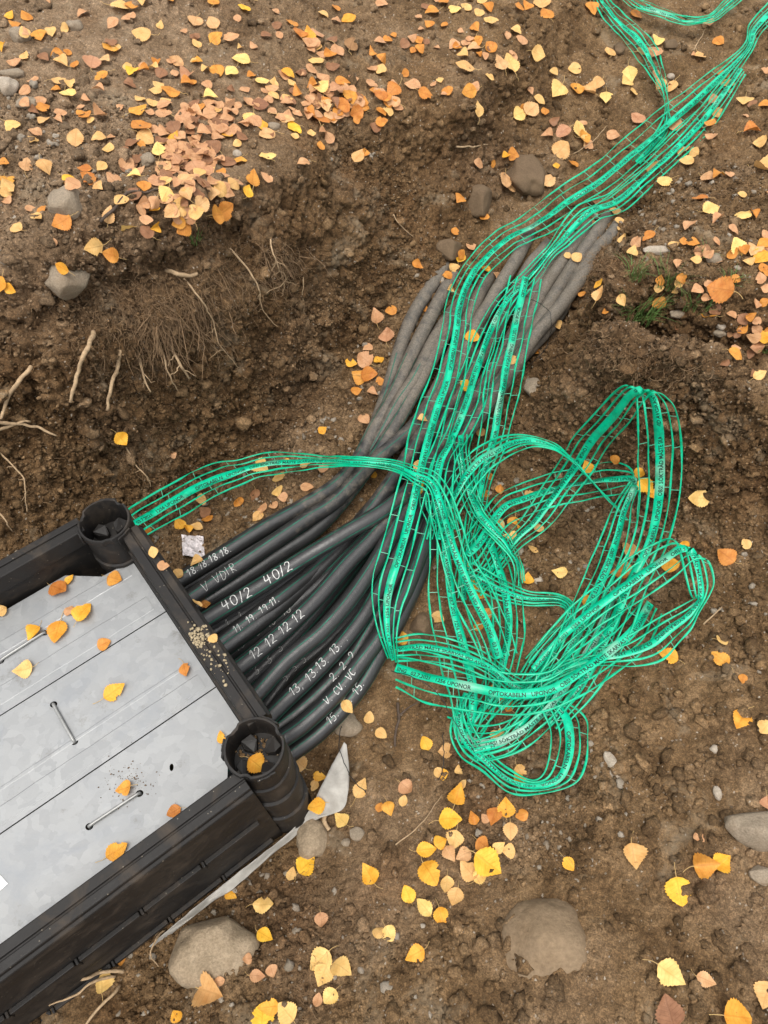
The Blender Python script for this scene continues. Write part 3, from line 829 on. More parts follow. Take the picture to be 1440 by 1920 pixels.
for key, o in (('rear', p_rear), ('mid', p_mid), ('front', p_front)):
    (a0, b0), (a1, b1) = rods[key]
    pts = [LW(a0, b0, ZP - .02), LW(a0, b0, ZP + .001), LW(a0 * .94 + a1 * .06, b0 * .94 + b1 * .06, ZP + .0058), LW(a0 * .5 + a1 * .5, b0 * .5 + b1 * .5, ZP + .0066),
           LW(a0 * .06 + a1 * .94, b0 * .06 + b1 * .94, ZP + .0058), LW(a1, b1, ZP + .001), LW(a1, b1, ZP - .02)]
    mb = MB(); S, _ = spline([tuple(p) for p in pts], .004); mb.tube([tuple(s) for s in S], .0034, 10)
    cbuild(mb, 'wire_handle', M_ROD, o, smooth=True)
# corner of a paper label at the edge of the front plate
lp = [LW(*px2ab(x, y), ZP + .0024) for x, y in ((0, 1640), (16, 1657), (-45, 1712), (-62, 1692))]
mb = MB(); mb.add(lp + [p + Vector((0, 0, .0006)) for p in lp], [(4, 5, 6, 7), (0, 3, 2, 1), (0, 1, 5, 4), (1, 2, 6, 5), (2, 3, 7, 6), (3, 0, 4, 7)])
cbuild(mb, 'paper_label', M_LABEL, p_front)
# floor inside the chamber keeps the gaps dark
bpy.context.view_layer.update()

# ------------------------------------------------------------------ ducts
RD = 0.0230
GLY = {   # hand written strokes in a 0..1 high box, (width, strokes)
    '0': (.62, [[(.3, 1), (.08, .8), (.02, .45), (.12, .1), (.32, 0), (.52, .15), (.6, .5), (.52, .85), (.3, 1)]]),
    '1': (.42, [[(.0, .66), (.3, 1), (.22, 0)]]),
    '2': (.62, [[(.05, .75), (.2, .98), (.45, .95), (.52, .7), (.35, .4), (.02, .05), (.3, .1), (.62, .02)]]),
    '3': (.6, [[(.05, .92), (.35, 1), (.5, .8), (.25, .55), (.52, .4), (.5, .12), (.2, 0), (.0, .12)]]),
    '4': (.68, [[(.12, 1), (.05, .45), (.62, .5)], [(.5, .95), (.42, 0)]]),
    '5': (.58, [[(.55, 1), (.15, .95), (.1, .58), (.4, .6), (.52, .35), (.4, .05), (.05, .05)]]),
    '8': (.58, [[(.3, .52), (.08, .75), (.28, 1), (.5, .78), (.3, .52), (.08, .22), (.3, 0), (.54, .2), (.3, .52)]]),
    '9': (.56, [[(.5, .75), (.28, .98), (.08, .75), (.26, .52), (.5, .75), (.42, 0)]]),
    '7': (.55, [[(.02, .85), (.28, .95), (.5, .98), (.2, 0)]]),
    '/': (.4, [[(.34, 1.05), (.04, -.05)]]),
    '.': (.26, [[(.08, .02), (.12, .1)]]),
    ',': (.26, [[(.12, .1), (.04, -.12)]]),
    ' ': (.45, []),
    'V': (.62, [[(.0, 1), (.26, 0), (.58, 1)]]),
    'C': (.6, [[(.5, .92), (.22, 1), (.02, .5), (.2, .02), (.52, .12)]]),
    'I': (.3, [[(.12, 1), (.12, 0)]]),
    'D': (.6, [[(.1, 1), (.08, 0), (.45, .2), (.52, .65), (.1, 1)]]),
    'R': (.6, [[(.1, 0), (.12, 1), (.45, .85), (.4, .55), (.12, .5), (.55, 0)]]),
}
DUCTS = [
    ([(322, 1097), (400, 1049), (500, 987), (575, 945), (640, 900), (690, 830), (725, 740), (754, 642), (779, 583), (825, 512), (845, 490)], [1, 1, 1, 1, 1, 1, 0, 0, 0, 0, -2], '18.18.18.18.', .012, .9, 'p'),
    ([(330, 1112), (400, 1070), (480, 1022), (590, 957), (655, 890), (704, 800), (737, 742), (767, 675), (800, 608), (842, 529), (862, 500)], [0, 0, 0, 0, 1, 1, 1, 1, 1, 0, -2], None, 0, 0, ''),
    ([(345, 1130), (400, 1092), (475, 1042), (575, 974), (630, 938), (696, 870), (775, 800), (820, 730), (855, 650), (905, 540), (930, 505)], [2, 2, 2, 2, 2, 2, 2, 2, 1, 1, -2], 'V VDIR', .02, 1.2, 'f'),
    ([(366, 1152), (440, 1104), (512, 1059), (575, 1002), (620, 965), (665, 900), (708, 830), (746, 758), (779, 708), (817, 633), (850, 583), (885, 540)], [0, 0, 0, 0, 0, 0, 1, 2, 2, 1, 0, -2], '20. 20 20. 20. 20. 20.', .0, .85, 'h'),
    ([(372, 1170), (400, 1153), (500, 1091), (575, 1043), (650, 998), (725, 953), (798, 893), (848, 842), (894, 786), (934, 733), (970, 680), (1000, 633), (1050, 575), (1092, 517), (1125, 475)], [3, 3, 3, 3, 4, 4, 3, 3, 3, 3, 2, 2, 2, 1, -1], '40/2  40/2', .035, 1.25, 'p'),
    ([(388, 1194), (470, 1142), (560, 1082), (640, 1020), (690, 960), (760, 880), (830, 790), (850, 717), (887, 620), (917, 571), (933, 542), (967, 487), (985, 454), (1000, 425)], [1, 1, 0, 0, 0, 0, 0, 2, 2, 2, 2, 1, 1, -2], '1. . 1. . .', .02, .7, 'h'),
    ([(403, 1214), (462, 1168), (512, 1131), (550, 1101), (600, 1060), (660, 1000), (730, 910), (800, 820), (870, 720), (930, 620), (987, 508), (1017, 471), (1032, 450)], [2, 2, 2, 2, 1, 1, 1, 1, 1, 1, 1, 0, -2], '11. 19. 19.11.', .025, .85, 'p'),
    ([(418, 1236), (437, 1221), (500, 1174), (550, 1136), (612, 1084), (650, 1047), (700, 997), (760, 930), (830, 830), (867, 767), (933, 683), (975, 600), (1017, 517), (1058, 458), (1075, 435)], [1, 1, 1, 1, 1, 1, 2, 2, 2, 1, 1, 1, 1, 1, -2], '10  10  10  10', .005, .9, 'h'),
    ([(440, 1258), (482, 1225), (550, 1166), (600, 1116), (650, 1058), (700, 1006), (735, 962), (780, 900), (850, 800), (920, 700), (975, 633), (1017, 546), (1054, 492), (1092, 442), (1108, 418)], [3, 3, 3, 3, 3, 3, 3, 3, 2, 2, 1, 1, 1, 1, -2], '12 12 12 12', .015, 1.1, 'p'),
    ([(458, 1281), (512, 1231), (575, 1166), (625, 1106), (660, 1061), (720, 990), (800, 890), (880, 780), (960, 680), (1037, 558), (1083, 487), (1121, 433), (1140, 405)], [1, 1, 1, 1, 1, 1, 1, 1, 1, 1, 1, 1, -2], '3  3  3', .0, .95, 'f'),
    ([(478, 1304), (540, 1236), (600, 1186), (650, 1131), (690, 1076), (712, 1041), (735, 1001), (780, 930), (860, 820), (950, 700), (1040, 600), (1100, 492), (1146, 442), (1160, 420)], [3, 3, 3, 3, 3, 3, 3, 3, 2, 1, 0, 0, 0, -2], None, 0, 0, ''),
    ([(492, 1330), (550, 1256), (600, 1216), (650, 1166), (700, 1100), (740, 1040), (800, 930), (870, 815), (915, 735), (950, 660)], [0, 0, 0, 0, 0, 0, 0, 0, 0, -2], '5. 5. 5.', .055, .9, 'h'),
    ([(505, 1343), (543, 1306), (585, 1266), (628, 1221), (656, 1188), (687, 1146), (720, 1086), (750, 1020), (800, 925), (835, 850), (870, 780), (900, 720)], [2, 2, 2, 2, 2, 2, 2, 2, 2, 1, 0, -2], '13, 13.13. 13. .', .04, 1.0, 'p'),
    ([(523, 1362), (562, 1332), (609, 1289), (656, 1237), (692, 1178), (730, 1111), (765, 1041), (800, 960), (840, 880), (880, 800), (915, 730)], [1, 1, 1, 1, 1, 1, 1, 1, 1, 0, -2], '2. 2. 2.', .14, .95, 'p'),
    ([(530, 1386), (573, 1355), (632, 1299), (675, 1243), (715, 1188), (760, 1106), (790, 1031), (815, 960), (845, 885), (875, 815)], [2, 2, 2, 2, 2, 2, 2, 2, 1, -2], 'V. CV. VC', .1, .85, 'p'),
    ([(545, 1413), (597, 1374), (644, 1327), (680, 1280), (705, 1237), (748, 1160), (785, 1080), (812, 1000), (840, 930), (880, 850)], [1, 1, 1, 1, 1, 1, 1, 1, 0, -2], '15. 15. 15.', .085, .95, 'p'),
    ([(395, 1203), (480, 1150), (560, 1095), (625, 1045), (680, 985), (740, 900), (800, 800), (840, 740), (880, 660), (905, 600), (940, 545)], [0, 0, 0, 0, 0, 1, 1, 1, 0, 0, -2], None, 0, 0, ''),
    ([(358, 1142), (430, 1100), (520, 1040), (600, 985), (680, 890), (745, 790), (800, 690), (838, 620), (872, 560), (895, 522)], [1, 1, 1, 1, 1, 2, 2, 1, 0, -2], None, 0, 0, ''),
    ([(410, 1224), (500, 1157), (580, 1087), (650, 1015), (722, 920), (790, 815), (845, 715), (885, 640), (925, 560), (955, 505)], [2, 2, 1, 1, 2, 2, 2, 1, 1, -2], None, 0, 0, ''),
    ([(430, 1248), (500, 1190), (570, 1135), (640, 1070), (700, 1010), (760, 940), (840, 840), (910, 740), (960, 640), (1010, 560)], [0, 0, 0, 0, 0, 0, 0, 0, 0, -2], None, 0, 0, ''),
    ([(470, 1295), (540, 1225), (600, 1170), (650, 1118), (700, 1050), (760, 960), (840, 840), (920, 730), (1000, 620)], [0, 0, 0, 0, 0, 0, 0, 0, -2], None, 0, 0, ''),
]
DLAB = ["outermost duct against the bank, faint 18s in white near the chamber", "unmarked duct tucked close beside the outermost duct by the bank",
        "duct with faint worn letters, just right of the two nearest the bank", "dark low duct with small repeated 20s, half under the 40/2 duct",
        "big black duct on top of the bundle marked 40/2 twice in white", "low shaded duct with dots and ones, in the gap below the 40/2 duct",
        "duct marked 11 and 19 in thin white figures, third gap right of 40/2", "dark duct with four thin 10s written on it",
        "duct with bold white 12 written four times and a green stripe", "low duct with three loose figure threes lying right of the 12s",
        "clean unmarked black duct on top between the threes and the fives", "deep shaded duct with small faint 5s in the dark gap",
        "duct with white 13 repeated along it, clear green stripe", "duct with spaced white 2s disappearing under the green tape",
        "upper duct with a row of V and C marks next to the lowest duct", "lowest duct nearest the round stone, marked 15 three times",
        "hidden unmarked duct under the duct marked 11", "unmarked dusty duct between the repeated 20s and the far cut tape", "unmarked duct squeezed under the longest green tape beside the 10s", "hidden unmarked duct under the duct of 10s", "hidden unmarked duct under the clean unmarked one"]
STACK = 0.0375
duct_objs = []; duct_curves = []
def wob(n, amp, f): 
    ph = rng.uniform(0, 6.28, 3)
    t = np.linspace(0, 1, n)
    return amp * (np.sin(t * f + ph[0]) + .5 * np.sin(t * f * 2.3 + ph[1]))
for (pts, lay, text, s0, size, style), lab in zip(DUCTS, DLAB):
    W = []
    for (x, y), L in zip(pts, lay):
        W.append(tuple(march(x, y, RD + STACK * L if L >= 0 else -.05)))
    W = np.array(W)
    # ease heights along the run
    z = W[:, 2].copy(); zs = z.copy()
    zs[1:-1] = .25 * z[:-2] + .5 * z[1:-1] + .25 * z[2:]
    for k in range(len(W)):
        if 0 < k < len(W) - 1: W[k] = tuple(at(*pts[k], zs[k]))
    d0 = W[0] - W[1]; d0[2] = 0; d0 /= np.linalg.norm(d0)
    W = np.vstack([W[0] + d0 * .16, W[0] + d0 * .07, W])
    C, s = spline(W, .009)
    nn = 18
    T = np.gradient(C, axis=0); T /= np.linalg.norm(T, axis=1, keepdims=True)
    view = np.array(tuple(EYE)) - C; view /= np.linalg.norm(view, axis=1, keepdims=True)
    Nn = view - T * (view * T).sum(1, keepdims=True); Nn /= np.linalg.norm(Nn, axis=1, keepdims=True)
    Bn = np.cross(Nn, T)         # to the left of the run, seen from above
    ang = np.linspace(0, 2 * np.pi, nn, endpoint=False)
    V = C[:, None] + RD * (np.cos(ang)[None, :, None] * Nn[:, None] + np.sin(ang)[None, :, None] * Bn[:, None])
    m = len(C)
    idx = np.arange(m * nn).reshape(m, nn)
    F = np.stack([idx[:-1], np.roll(idx, -1, 1)[:-1], np.roll(idx, -1, 1)[1:], idx[1:]], -1).reshape(-1, 4)
    me = mesh('cable_duct', V.reshape(-1, 3) - C[2], F, M_DUCT)
    dirt = np.clip((C[:, 1] - .95) / .75, 0, 1) * .4 + np.clip((C[:, 1] - .5) / .8, 0, 1) * .1 + .04 * vnoise(C, 5, 50)
    a = me.attributes.new('dirt', 'FLOAT', 'POINT'); a.data.foreach_set('value', np.repeat(dirt, nn).astype(np.float32))
    o = link('cable_duct', me); o.location = C[2]
    tag(o, lab if len(lab.split()) <= 16 else ' '.join(lab.split()[:16]), 'cable duct', 'black cable ducts in the trench')
    duct_objs.append(o); duct_curves.append((C, s, T, Nn, Bn))
    def on(sv, th, r):
        c = np.array([np.interp(sv, s, C[:, k]) for k in range(3)])
        n_ = np.array([np.interp(sv, s, Nn[:, k]) for k in range(3)]); b_ = np.array([np.interp(sv, s, Bn[:, k]) for k in range(3)])
        return c + r * (math.cos(th) * n_ + math.sin(th) * b_) - C[2]
    # coloured stripes run in the wall of the duct
    roll = rng.uniform(-.5, .3)
    for k, base in enumerate((-.95, .75, 2.6)):
        th = base + roll + wob(m, .12, 5)
        w = .0014 / RD
        V = []
        keep = int(m * .72)
        for i in range(0, keep):
            for dth in (-w, w):
                V.append(C[i] + (RD + .00035) * (np.cos(th[i] + dth) * Nn[i] + np.sin(th[i] + dth) * Bn[i]) - C[2])
        Fq = [(2 * i, 2 * i + 2, 2 * i + 3, 2 * i + 1) for i in range(keep - 1)]
        link('stripe', mesh('stripe', V, Fq, M_STRIPE), o)
    if text:
        h = .0218 * size
        sv = .16 + .035 + s0
        thick = .0017 if style == 'p' else .0011
        if size > 1.2 and style == 'p': thick = .0024
        mb = MB()
        for ch in text:
            wd, strokes = GLY[ch]
            jx, jy = rng.uniform(-.05, .05), rng.uniform(-.08, .08)
            for stq in strokes:
                pp, _ = spline([(q[0], q[1], 0) for q in stq], .07)
                pp = pp[:, :2] * h + np.array([jx, jy]) * h
                dd = np.gradient(pp, axis=0); dd /= np.maximum(np.linalg.norm(dd, axis=1, keepdims=True), 1e-9)
                pr = np.stack([-dd[:, 1], dd[:, 0]], 1)
                V = []
                for q, r_ in zip(pp, pr):
                    tw = thick * rng.uniform(.75, 1.15)
                    for sg in (-.5, .5):
                        e = q + r_ * tw * sg
                        slant = e[1] * .12
                        V.append(on(sv + e[0] + slant, (e[1] - h * .42) / RD + .1, RD + .0006))
                mb.add(V, [(2 * i, 2 * i + 2, 2 * i + 3, 2 * i + 1) for i in range(len(pp) - 1)])
            sv += (wd + .16) * h * (1.12 if size > 1.2 else 1.0)
        if mb.V: mb.build('hand_lettering', {'p': M_PAINT, 'h': M_FAINT, 'f': M_FAINT}[style], o)['kind'] = 'stuff'
bpy.context.view_layer.update()
SURF += duct_objs

# ------------------------------------------------------------------ stones
def stone(px, py, wpx, hpx, mat, label, sink=.3, seed=0, lumps=.12, rot=0.0, thick=.75, flat=0.0):
    hit = cast(px, py, [ground])
    loc = hit[1]
    dep = proj(loc)[2]
    rx = wpx / FPX * dep / 2; ry = hpx / FPX * dep / 2 * 1.15
    bm = bmesh.new(); bmesh.ops.create_icosphere(bm, subdivisions=4, radius=1)
    V = np.array([v.co[:] for v in bm.verts]); Fc = np.array([[v.index for v in f.verts] for f in bm.faces]); bm.free()
    if sink > .5: rx *= 1.22; ry *= 1.22
    d = lumps * vnoise(V, 1.3, 20 + seed) * 2 + lumps * .6 * vnoise(V, 2.6, 40 + seed) + lumps * .2 * vnoise(V, 7, 60 + seed)
    V = V * (1 + d[:, None])
    if flat:   # faceted
        for q in range(7):
            n = rng.standard_normal(3); n /= np.linalg.norm(n)
            dd = V @ n; over = np.maximum(dd - (1 - flat), 0); V = V - n[None] * over[:, None] * .85
    rz = min(rx, ry) * thick
    V = V * np.array([rx, ry, rz])
    c, s = math.cos(rot), math.sin(rot)
    V = np.stack([V[:, 0] * c - V[:, 1] * s, V[:, 0] * s + V[:, 1] * c, V[:, 2]], 1)
    o = link('stone', mesh('stone', V, Fc, mat))
    n = hit[2]
    o.location = loc + Vector((0, 0, rz * ((1 - 2 * sink) * .48 if sink < .4 else -.25 if sink < .5 else -.42)))
    tag(o, label, 'stone')
    return o
STONES = [
    (400, 1790, 160, 105, M_STONE_TAN, 'large tan boulder half sunk in the soil in front of the black side wall', .37, 1, .1, .15),
    (584, 1574, 62, 66, M_STONE_TAN, 'rounded tan cobble touching the white fabric strip', .22, 2, .09, .3),
    (645, 1358, 58, 62, M_STONE_GREY, 'grey-brown stone beside the lowest black duct', .25, 3, .12, .5),
    (1025, 1772, 135, 122, M_STONE_DUST, 'smooth dusty stone almost buried in the bare ground', .60, 4, .07, 0),
    (1425, 1560, 120, 75, M_STONE_GREY, 'flat angular grey rock at the edge of the ground', .12, 5, .1, -.4),
    (126, 390, 70, 62, M_STONE_GREY, 'rounded grey stone on the bank with an orange leaf against it', .25, 6, .1, -.3),
    (122, 515, 92, 88, M_STONE_GREY, 'pale grey rock embedded in the lip of the bank', .4, 7, .1, .4),
    (40, 73, 38, 40, M_STONE_GREY, 'small grey stone at the far end of the bank among leaves', .3, 8, .12, 0),
    (20, 140, 48, 20, M_STONE_GREY, 'flat grey stone on the bank above another pale one', .3, 9, .1, 0),
    (14, 167, 42, 38, M_STONE_PALE, 'pale stone just below a flat grey one on the bank', .3, 10, .1, 0),
    (50, 196, 42, 26, M_STONE_GREY, 'blue-grey pointed stone with yellow leaves behind it', .3, 11, .12, .2),
    (990, 325, 95, 100, M_STONE_DIRTY, 'big soil-covered rock at the far end of the trench left of the tapes', .42, 12, .17, .2),
    (897, 372, 62, 66, M_STONE_DIRTY, 'smaller soil-covered rock left of the big one below the bank wall', .42, 13, .18, 0),
    (838, 470, 56, 48, M_STONE_DIRTY, 'dark soil-stained rock at the foot of the bank wall above the duct ends', .35, 14, .13, .6),
    (1002, 735, 34, 62, M_STONE_GREY, 'upright grey stone leaning between the ducts and the right-hand slope', .35, 15, .12, .2),
    (1150, 1435, 26, 52, M_STONE_PALE, 'whitish stone sticking out of the soil right of the bottom tape loop', .45, 16, .12, .2),
    (670, 1564, 34, 24, M_STONE_GREY, 'small grey pebble right of the cobble by the fabric', .25, 17, .1, 0),
    (648, 1580, 17, 14, M_STONE_GREY, 'tiny pebble just below the small grey pebble by the fabric', .2, 18, .1, 0),
    (1235, 470, 66, 16, M_STONE_PALE, 'long flat pale stone on the grassy right-hand bank', .3, 19, .1, 0),
    (1338, 486, 30, 20, M_STONE_GREY, 'grey stone behind the grass tufts on the right-hand bank', .3, 20, .12, 0),
    (1352, 612, 20, 16, M_STONE_PALE, 'small pale stone beside a pointed orange leaf on the right-hand bank', .3, 21, .12, 0),
    (1350, 625, 24, 14, M_STONE_GREY, 'small grey stone in front of the pale one on the right-hand bank', .3, 22, .12, 0),
    (1270, 590, 28, 16, M_STONE_GREY, 'dusty grey stone right of the thickest grass tuft', .35, 23, .12, 0),
    (275, 303, 34, 38, M_STONE_GREY, 'upright grey stone at the head of the dense leaf drift', .3, 24, .12, .3),
    (215, 338, 62, 24, M_STONE_DIRTY, 'flat soil-coloured stone beside the leaf drift', .45, 25, .1, 0),
    (120, 237, 32, 18, M_STONE_DIRTY, 'small rounded brown stone in open soil on the bank', .35, 26, .1, 0),
    (513, 239, 26, 16, M_STONE_GREY, 'small grey stone between leaves on the middle of the bank', .3, 27, .1, 0),
    (445, 290, 16, 14, M_STONE_PALE, 'small whitish stone by itself right of the leaf drift', .3, 28, .1, 0),
    (385, 220, 22, 14, M_STONE_GREY, 'grey pebble above the dense leaf drift', .3, 29, .1, 0),
    (141, 52, 30, 24, M_STONE_GREY, 'grey stone in the top left part of the bank', .3, 30, .1, 0),
    (95, 105, 40, 28, M_STONE_DIRTY, 'soil-coloured stone with an orange leaf on it', .35, 31, .1, 0),
    (1090, 425, 28, 30, M_STONE_DIRTY, 'small brown stone at the far ends of the ducts', .3, 32, .12, 0),
    (1255, 85, 34, 22, M_STONE_DIRTY, 'brown stone at the foot of the far trench bank', .3, 33, .12, 0),
    (1160, 95, 24, 24, M_STONE_DIRTY, 'round brown stone below the top tape', .3, 34, .12, 0),
    (1258, 145, 14, 12, M_STONE_PALE, 'little pale pebble beside the far tape crossing', .3, 35, .1, 0),
    (790, 1175, 50, 50, M_STONE_DIRTY, 'grey-brown stone half hidden by hanging green strands beside the ducts', .35, 36, .12, .2),
    (1008, 1090, 18, 18, M_STONE_PALE, 'small pinkish pebble inside the big tape loop', .3, 37, .1, 0),
    (1345, 1487, 15, 22, M_STONE_PALE, 'pale pebble on the open ground right of the whitish stone', .3, 38, .1, 0),
    (1340, 1405, 20, 14, M_STONE_PALE, 'small pale pebble below the big yellow leaf on open ground', .3, 39, .1, 0),
    (1425, 1640, 46, 30, M_STONE_GREY, 'grey stone half under the flat angular rock', .3, 40, .12, -.5),
]
stones = []
for i, (px, py, w, h, m_, lab, sk, sd, lu, ro) in enumerate(STONES):
    stones.append(stone(px, py, w, h, m_, lab, sk, sd, lu, ro, .8 if m_ is M_STONE_DUST else .8, flat=.34 if m_ in (M_STONE_GREY, M_STONE_DIRTY) and w > 30 else .05))
    if len(lab.split()) > 16: stones[-1]['label'] = ' '.join(lab.split()[:16])
bpy.context.view_layer.update()
SURF += stones
# ------------------------------------------------------------------ green mesh warning tapes
def text_strip(s):
    cu = bpy.data.curves.new('txt', 'FONT'); cu.body = s; cu.size = 1.0; cu.resolution_u = 2; cu.offset = 0.022
    t = bpy.data.objects.new('txt', cu); col.objects.link(t)
    bpy.context.view_layer.update()
    me = bpy.data.meshes.new_from_object(t.evaluated_get(bpy.context.evaluated_depsgraph_get()))
    V = np.array([v.co[:2] for v in me.vertices]); Fc = [tuple(p.vertices) for p in me.polygons]
    bpy.data.objects.remove(t); bpy.data.meshes.remove(me)
    return V, Fc
TXT_V, TXT_F = text_strip('OPTOKABELN   UPONOR   OBS! SÖKTRÅD MÅSTE SKARVAS VID AVGRÄVNING   03.7.2021   1256 UPONOR      ')
TXT_W = TXT_V[:, 0].max() + 3
PAR = [0.0, .22, .5, .78, 1.0]
def tape(st, label, h=0.02, hs=None, flip=False, text=True, wig=.002, off=0.0, zabs=None, bandw=.0232, bmat=None):
    """st: sight lines to the two edges (xl, yl, xr, yr) every so often along the tape; h: clearance over what it lies on"""
    L = []; Rr = []; Z = []
    for i, q in enumerate(st):
        c = cast((q[0] + q[2]) / 2, (q[1] + q[3]) / 2, TBASE)
        z = c[1].z if c else -.2
        Z.append(z + (hs[i] if hs else h))
    Z = np.array(Z); Zs = Z.copy()
    for _ in range(3):
        Zs[1:-1] = .25 * Zs[:-2] + .5 * Zs[1:-1] + .25 * Zs[2:]
    Zs = np.maximum(Zs, Z - .01)
    tilt = np.cumsum(rng.normal(0, .006, len(st)))
    for q, z, tl in zip(st, Zs, tilt):
        tl = max(-.012, min(.012, tl))
        L.append(tuple(at(q[0], q[1], z + tl))); Rr.append(tuple(at(q[2], q[3], z - tl)))
    LR = np.hstack([np.array(L), np.array(Rr)])
    mid = .5 * (LR[:, :3] + LR[:, 3:])
    S, s = spline(np.hstack([mid, LR]), .0075)
    n = len(S)
    need = np.zeros(n)
    for i in range(n):          # keep clear of every duct it crosses
        for f in (0, .5, 1):
            q = S[i, 3:6] * (1 - f) + S[i, 6:9] * f
            for o_, bb in DBOX:
                if bb[0] < q[0] < bb[1] and bb[2] < q[1] < bb[3]:
                    ok_, lc, _, _ = o_.ray_cast(Vector((q[0], q[1], .6)) - o_.location, Vector((0, 0, -1)))
                    if ok_: need[i] = max(need[i], lc.z + o_.location.z + .012 - q[2])
    need = np.array([need[max(0, i - 4):i + 5].max() for i in range(n)])
    need = np.convolve(np.pad(need, 8, 'edge'), np.ones(17) / 17, 'valid')
    S[:, [2, 5, 8]] += need[:, None]
    Lc, Rc = S[:, 3:6], S[:, 6:9]
    root = empty('warning_tape', tuple(mid[0]))
    tag(root, label, 'warning tape', 'green mesh warning tapes')
    org = mid[0]
    T = np.gradient(.5 * (Lc + Rc), axis=0); T /= np.maximum(np.linalg.norm(T, axis=1, keepdims=True), 1e-9)
    acr = Rc - Lc; wd = np.linalg.norm(acr, axis=1)
    A = acr - T * (acr * T).sum(1, keepdims=True)
    A /= np.maximum(np.linalg.norm(A, axis=1, keepdims=True), 1e-9)
    Up = np.cross(A, T); sg = np.sign(Up[:, 2:3]); sg[sg == 0] = 1
    def smooth1(v, k=9):
        return np.stack([np.convolve(np.pad(v[:, i], k // 2, 'edge'), np.ones(k) / k, 'valid') for i in range(3)], 1)
    A = smooth1(A, 15); A /= np.linalg.norm(A, axis=1, keepdims=True); Up = smooth1(Up * sg, 15)
    Up /= np.maximum(np.linalg.norm(Up, axis=1, keepdims=True), 1e-9)
    t = s / max(s[-1], 1e-6)
    cent = []
    for k, p in enumerate(PAR):
        pa = p + wob(n, .014, 8 + 10 * s[-1]) * (0 if k == 2 else 1)
        c = Lc * (1 - pa[:, None]) + Rc * pa[:, None]
        c = c + Up * (wob(n, wig, 10 + 22 * s[-1]))[:, None]
        c[:, 2] += .0006 * k
        cent.append(c)
    tan = [np.gradient(c, axis=0) for c in cent]
    tan = [v / np.maximum(np.linalg.norm(v, axis=1, keepdims=True), 1e-9) for v in tan]
    def ribbon(c, tv, w, roll, th=.00055, cols=2):
        ca, sa_ = np.cos(roll)[:, None], np.sin(roll)[:, None]
        a = A * ca + Up * sa_
        a = a - tv * (a * tv).sum(1, keepdims=True); a /= np.maximum(np.linalg.norm(a, axis=1, keepdims=True), 1e-9)
        nn_ = np.cross(a, tv)
        V = np.stack([c - a * w + nn_ * th, c + a * w + nn_ * th, c + a * w - nn_ * th, c - a * w - nn_ * th], 1)
        idx = np.arange(n * 4).reshape(n, 4)
        F = np.stack([idx[:-1], np.roll(idx, -1, 1)[:-1], np.roll(idx, -1, 1)[1:], idx[1:]], -1).reshape(-1, 4)
        return V.reshape(-1, 3) - org, F, a, nn_
    for k in (0, 1, 3, 4):
        w = (.0025 + .0006 * np.sin(t * (18 + 9 * k) + k * 2))[:, None]
        V, F, _, _ = ribbon(cent[k], tan[k], w, wob(n, .62, 9 + 13 * s[-1]))
        link('strand', mesh('strand', V, F, M_TAPE, False), root)
    # the band narrows where the tape is bunched
    bw = (np.clip(wd * .25, .008, bandw) / 2)[:, None]
    bw = np.stack([np.convolve(np.pad(bw[:, 0], 10, 'edge'), np.ones(21) / 21, 'valid')], 1)
    rl = wob(n, .28, 5 + 8 * s[-1])
    V, F, ba, bn = ribbon(cent[2], tan[2], bw, rl, .0003)
    band = link('printed_band', mesh('printed_band', V, F, bmat or M_BAND, False), root)
    if text:
        sgn = np.where((bn[:, 2:3] > 0), 1.0, -1.0)
        tv = []; tf = []
        sc_ = .0145
        x0 = rng.uniform(-.5, -.02); cnt = 0
        while x0 < s[-1]:
            xs = x0 + TXT_V[:, 0] * sc_; ys = (TXT_V[:, 1] - .35) * sc_ - .002
            okv = (xs > .004) & (xs < s[-1] - .004)
            u = s[-1] - xs if flip else xs
            def smp(M): return np.stack([np.interp(u, s, M[:, i]) for i in range(3)], 1)
            fy = np.interp(u, s, bw[:, 0]) / (bandw / 2)
            lef = smp(np.cross(smp_up(bn, sgn), tan[2])) * (-1 if flip else 1)
            pos = smp(cent[2]) + lef * (ys * fy)[:, None] + smp(bn * sgn) * .0009
            idm = {}
            for f in TXT_F:
                if all(okv[i] for i in f):
                    g = []
                    for i in f:
                        if i not in idm: idm[i] = len(tv); tv.append(pos[i] - org)
                        g.append(idm[i])
                    tf.append(tuple(g))
            x0 += TXT_W * sc_
        if tf: link('lettering', mesh('lettering', tv, tf, M_PRINT, False), band)['kind'] = 'stuff'
    # cross ties
    mb = MB()
    step = .075
    sv = rng.uniform(.01, .04); alt = 0
    while sv < s[-1] - .01:
        for (k0, k1, o_) in ((0, 1, 0), (1, 2, .012), (2, 3, .026), (3, 4, .034)):
            if (k0 + alt) % 2 and k0 not in (0, 3): pass
            u = sv + o_
            if u > s[-1] - .004: continue
            p = np.array([np.interp(u, s, cent[k0][:, i]) for i in range(3)]); q = np.array([np.interp(u + rng.uniform(-.003, .003), s, cent[k1][:, i]) for i in range(3)])
            d = q - p; ln = np.linalg.norm(d)
            if ln < .004: continue
            hb = float(np.interp(u, s, bw[:, 0]))
            if k1 == 2: q = q - d / ln * hb * .8
            if k0 == 2: p = p + d / ln * hb * .8
            tt = np.array([np.interp(u, s, tan[k0][:, i]) for i in range(3)]); uu = np.cross(d / ln, tt)
            wv, hv = tt * .0008, uu * .0003
            V = [p - wv - hv, p + wv - hv, p + wv + hv, p - wv + hv, q - wv - hv, q + wv - hv, q + wv + hv, q - wv + hv]
            mb.add([v - org for v in V], [(0, 1, 5, 4), (1, 2, 6, 5), (2, 3, 7, 6), (3, 0, 4, 7)])
        sv += step * 1.55; alt += 1
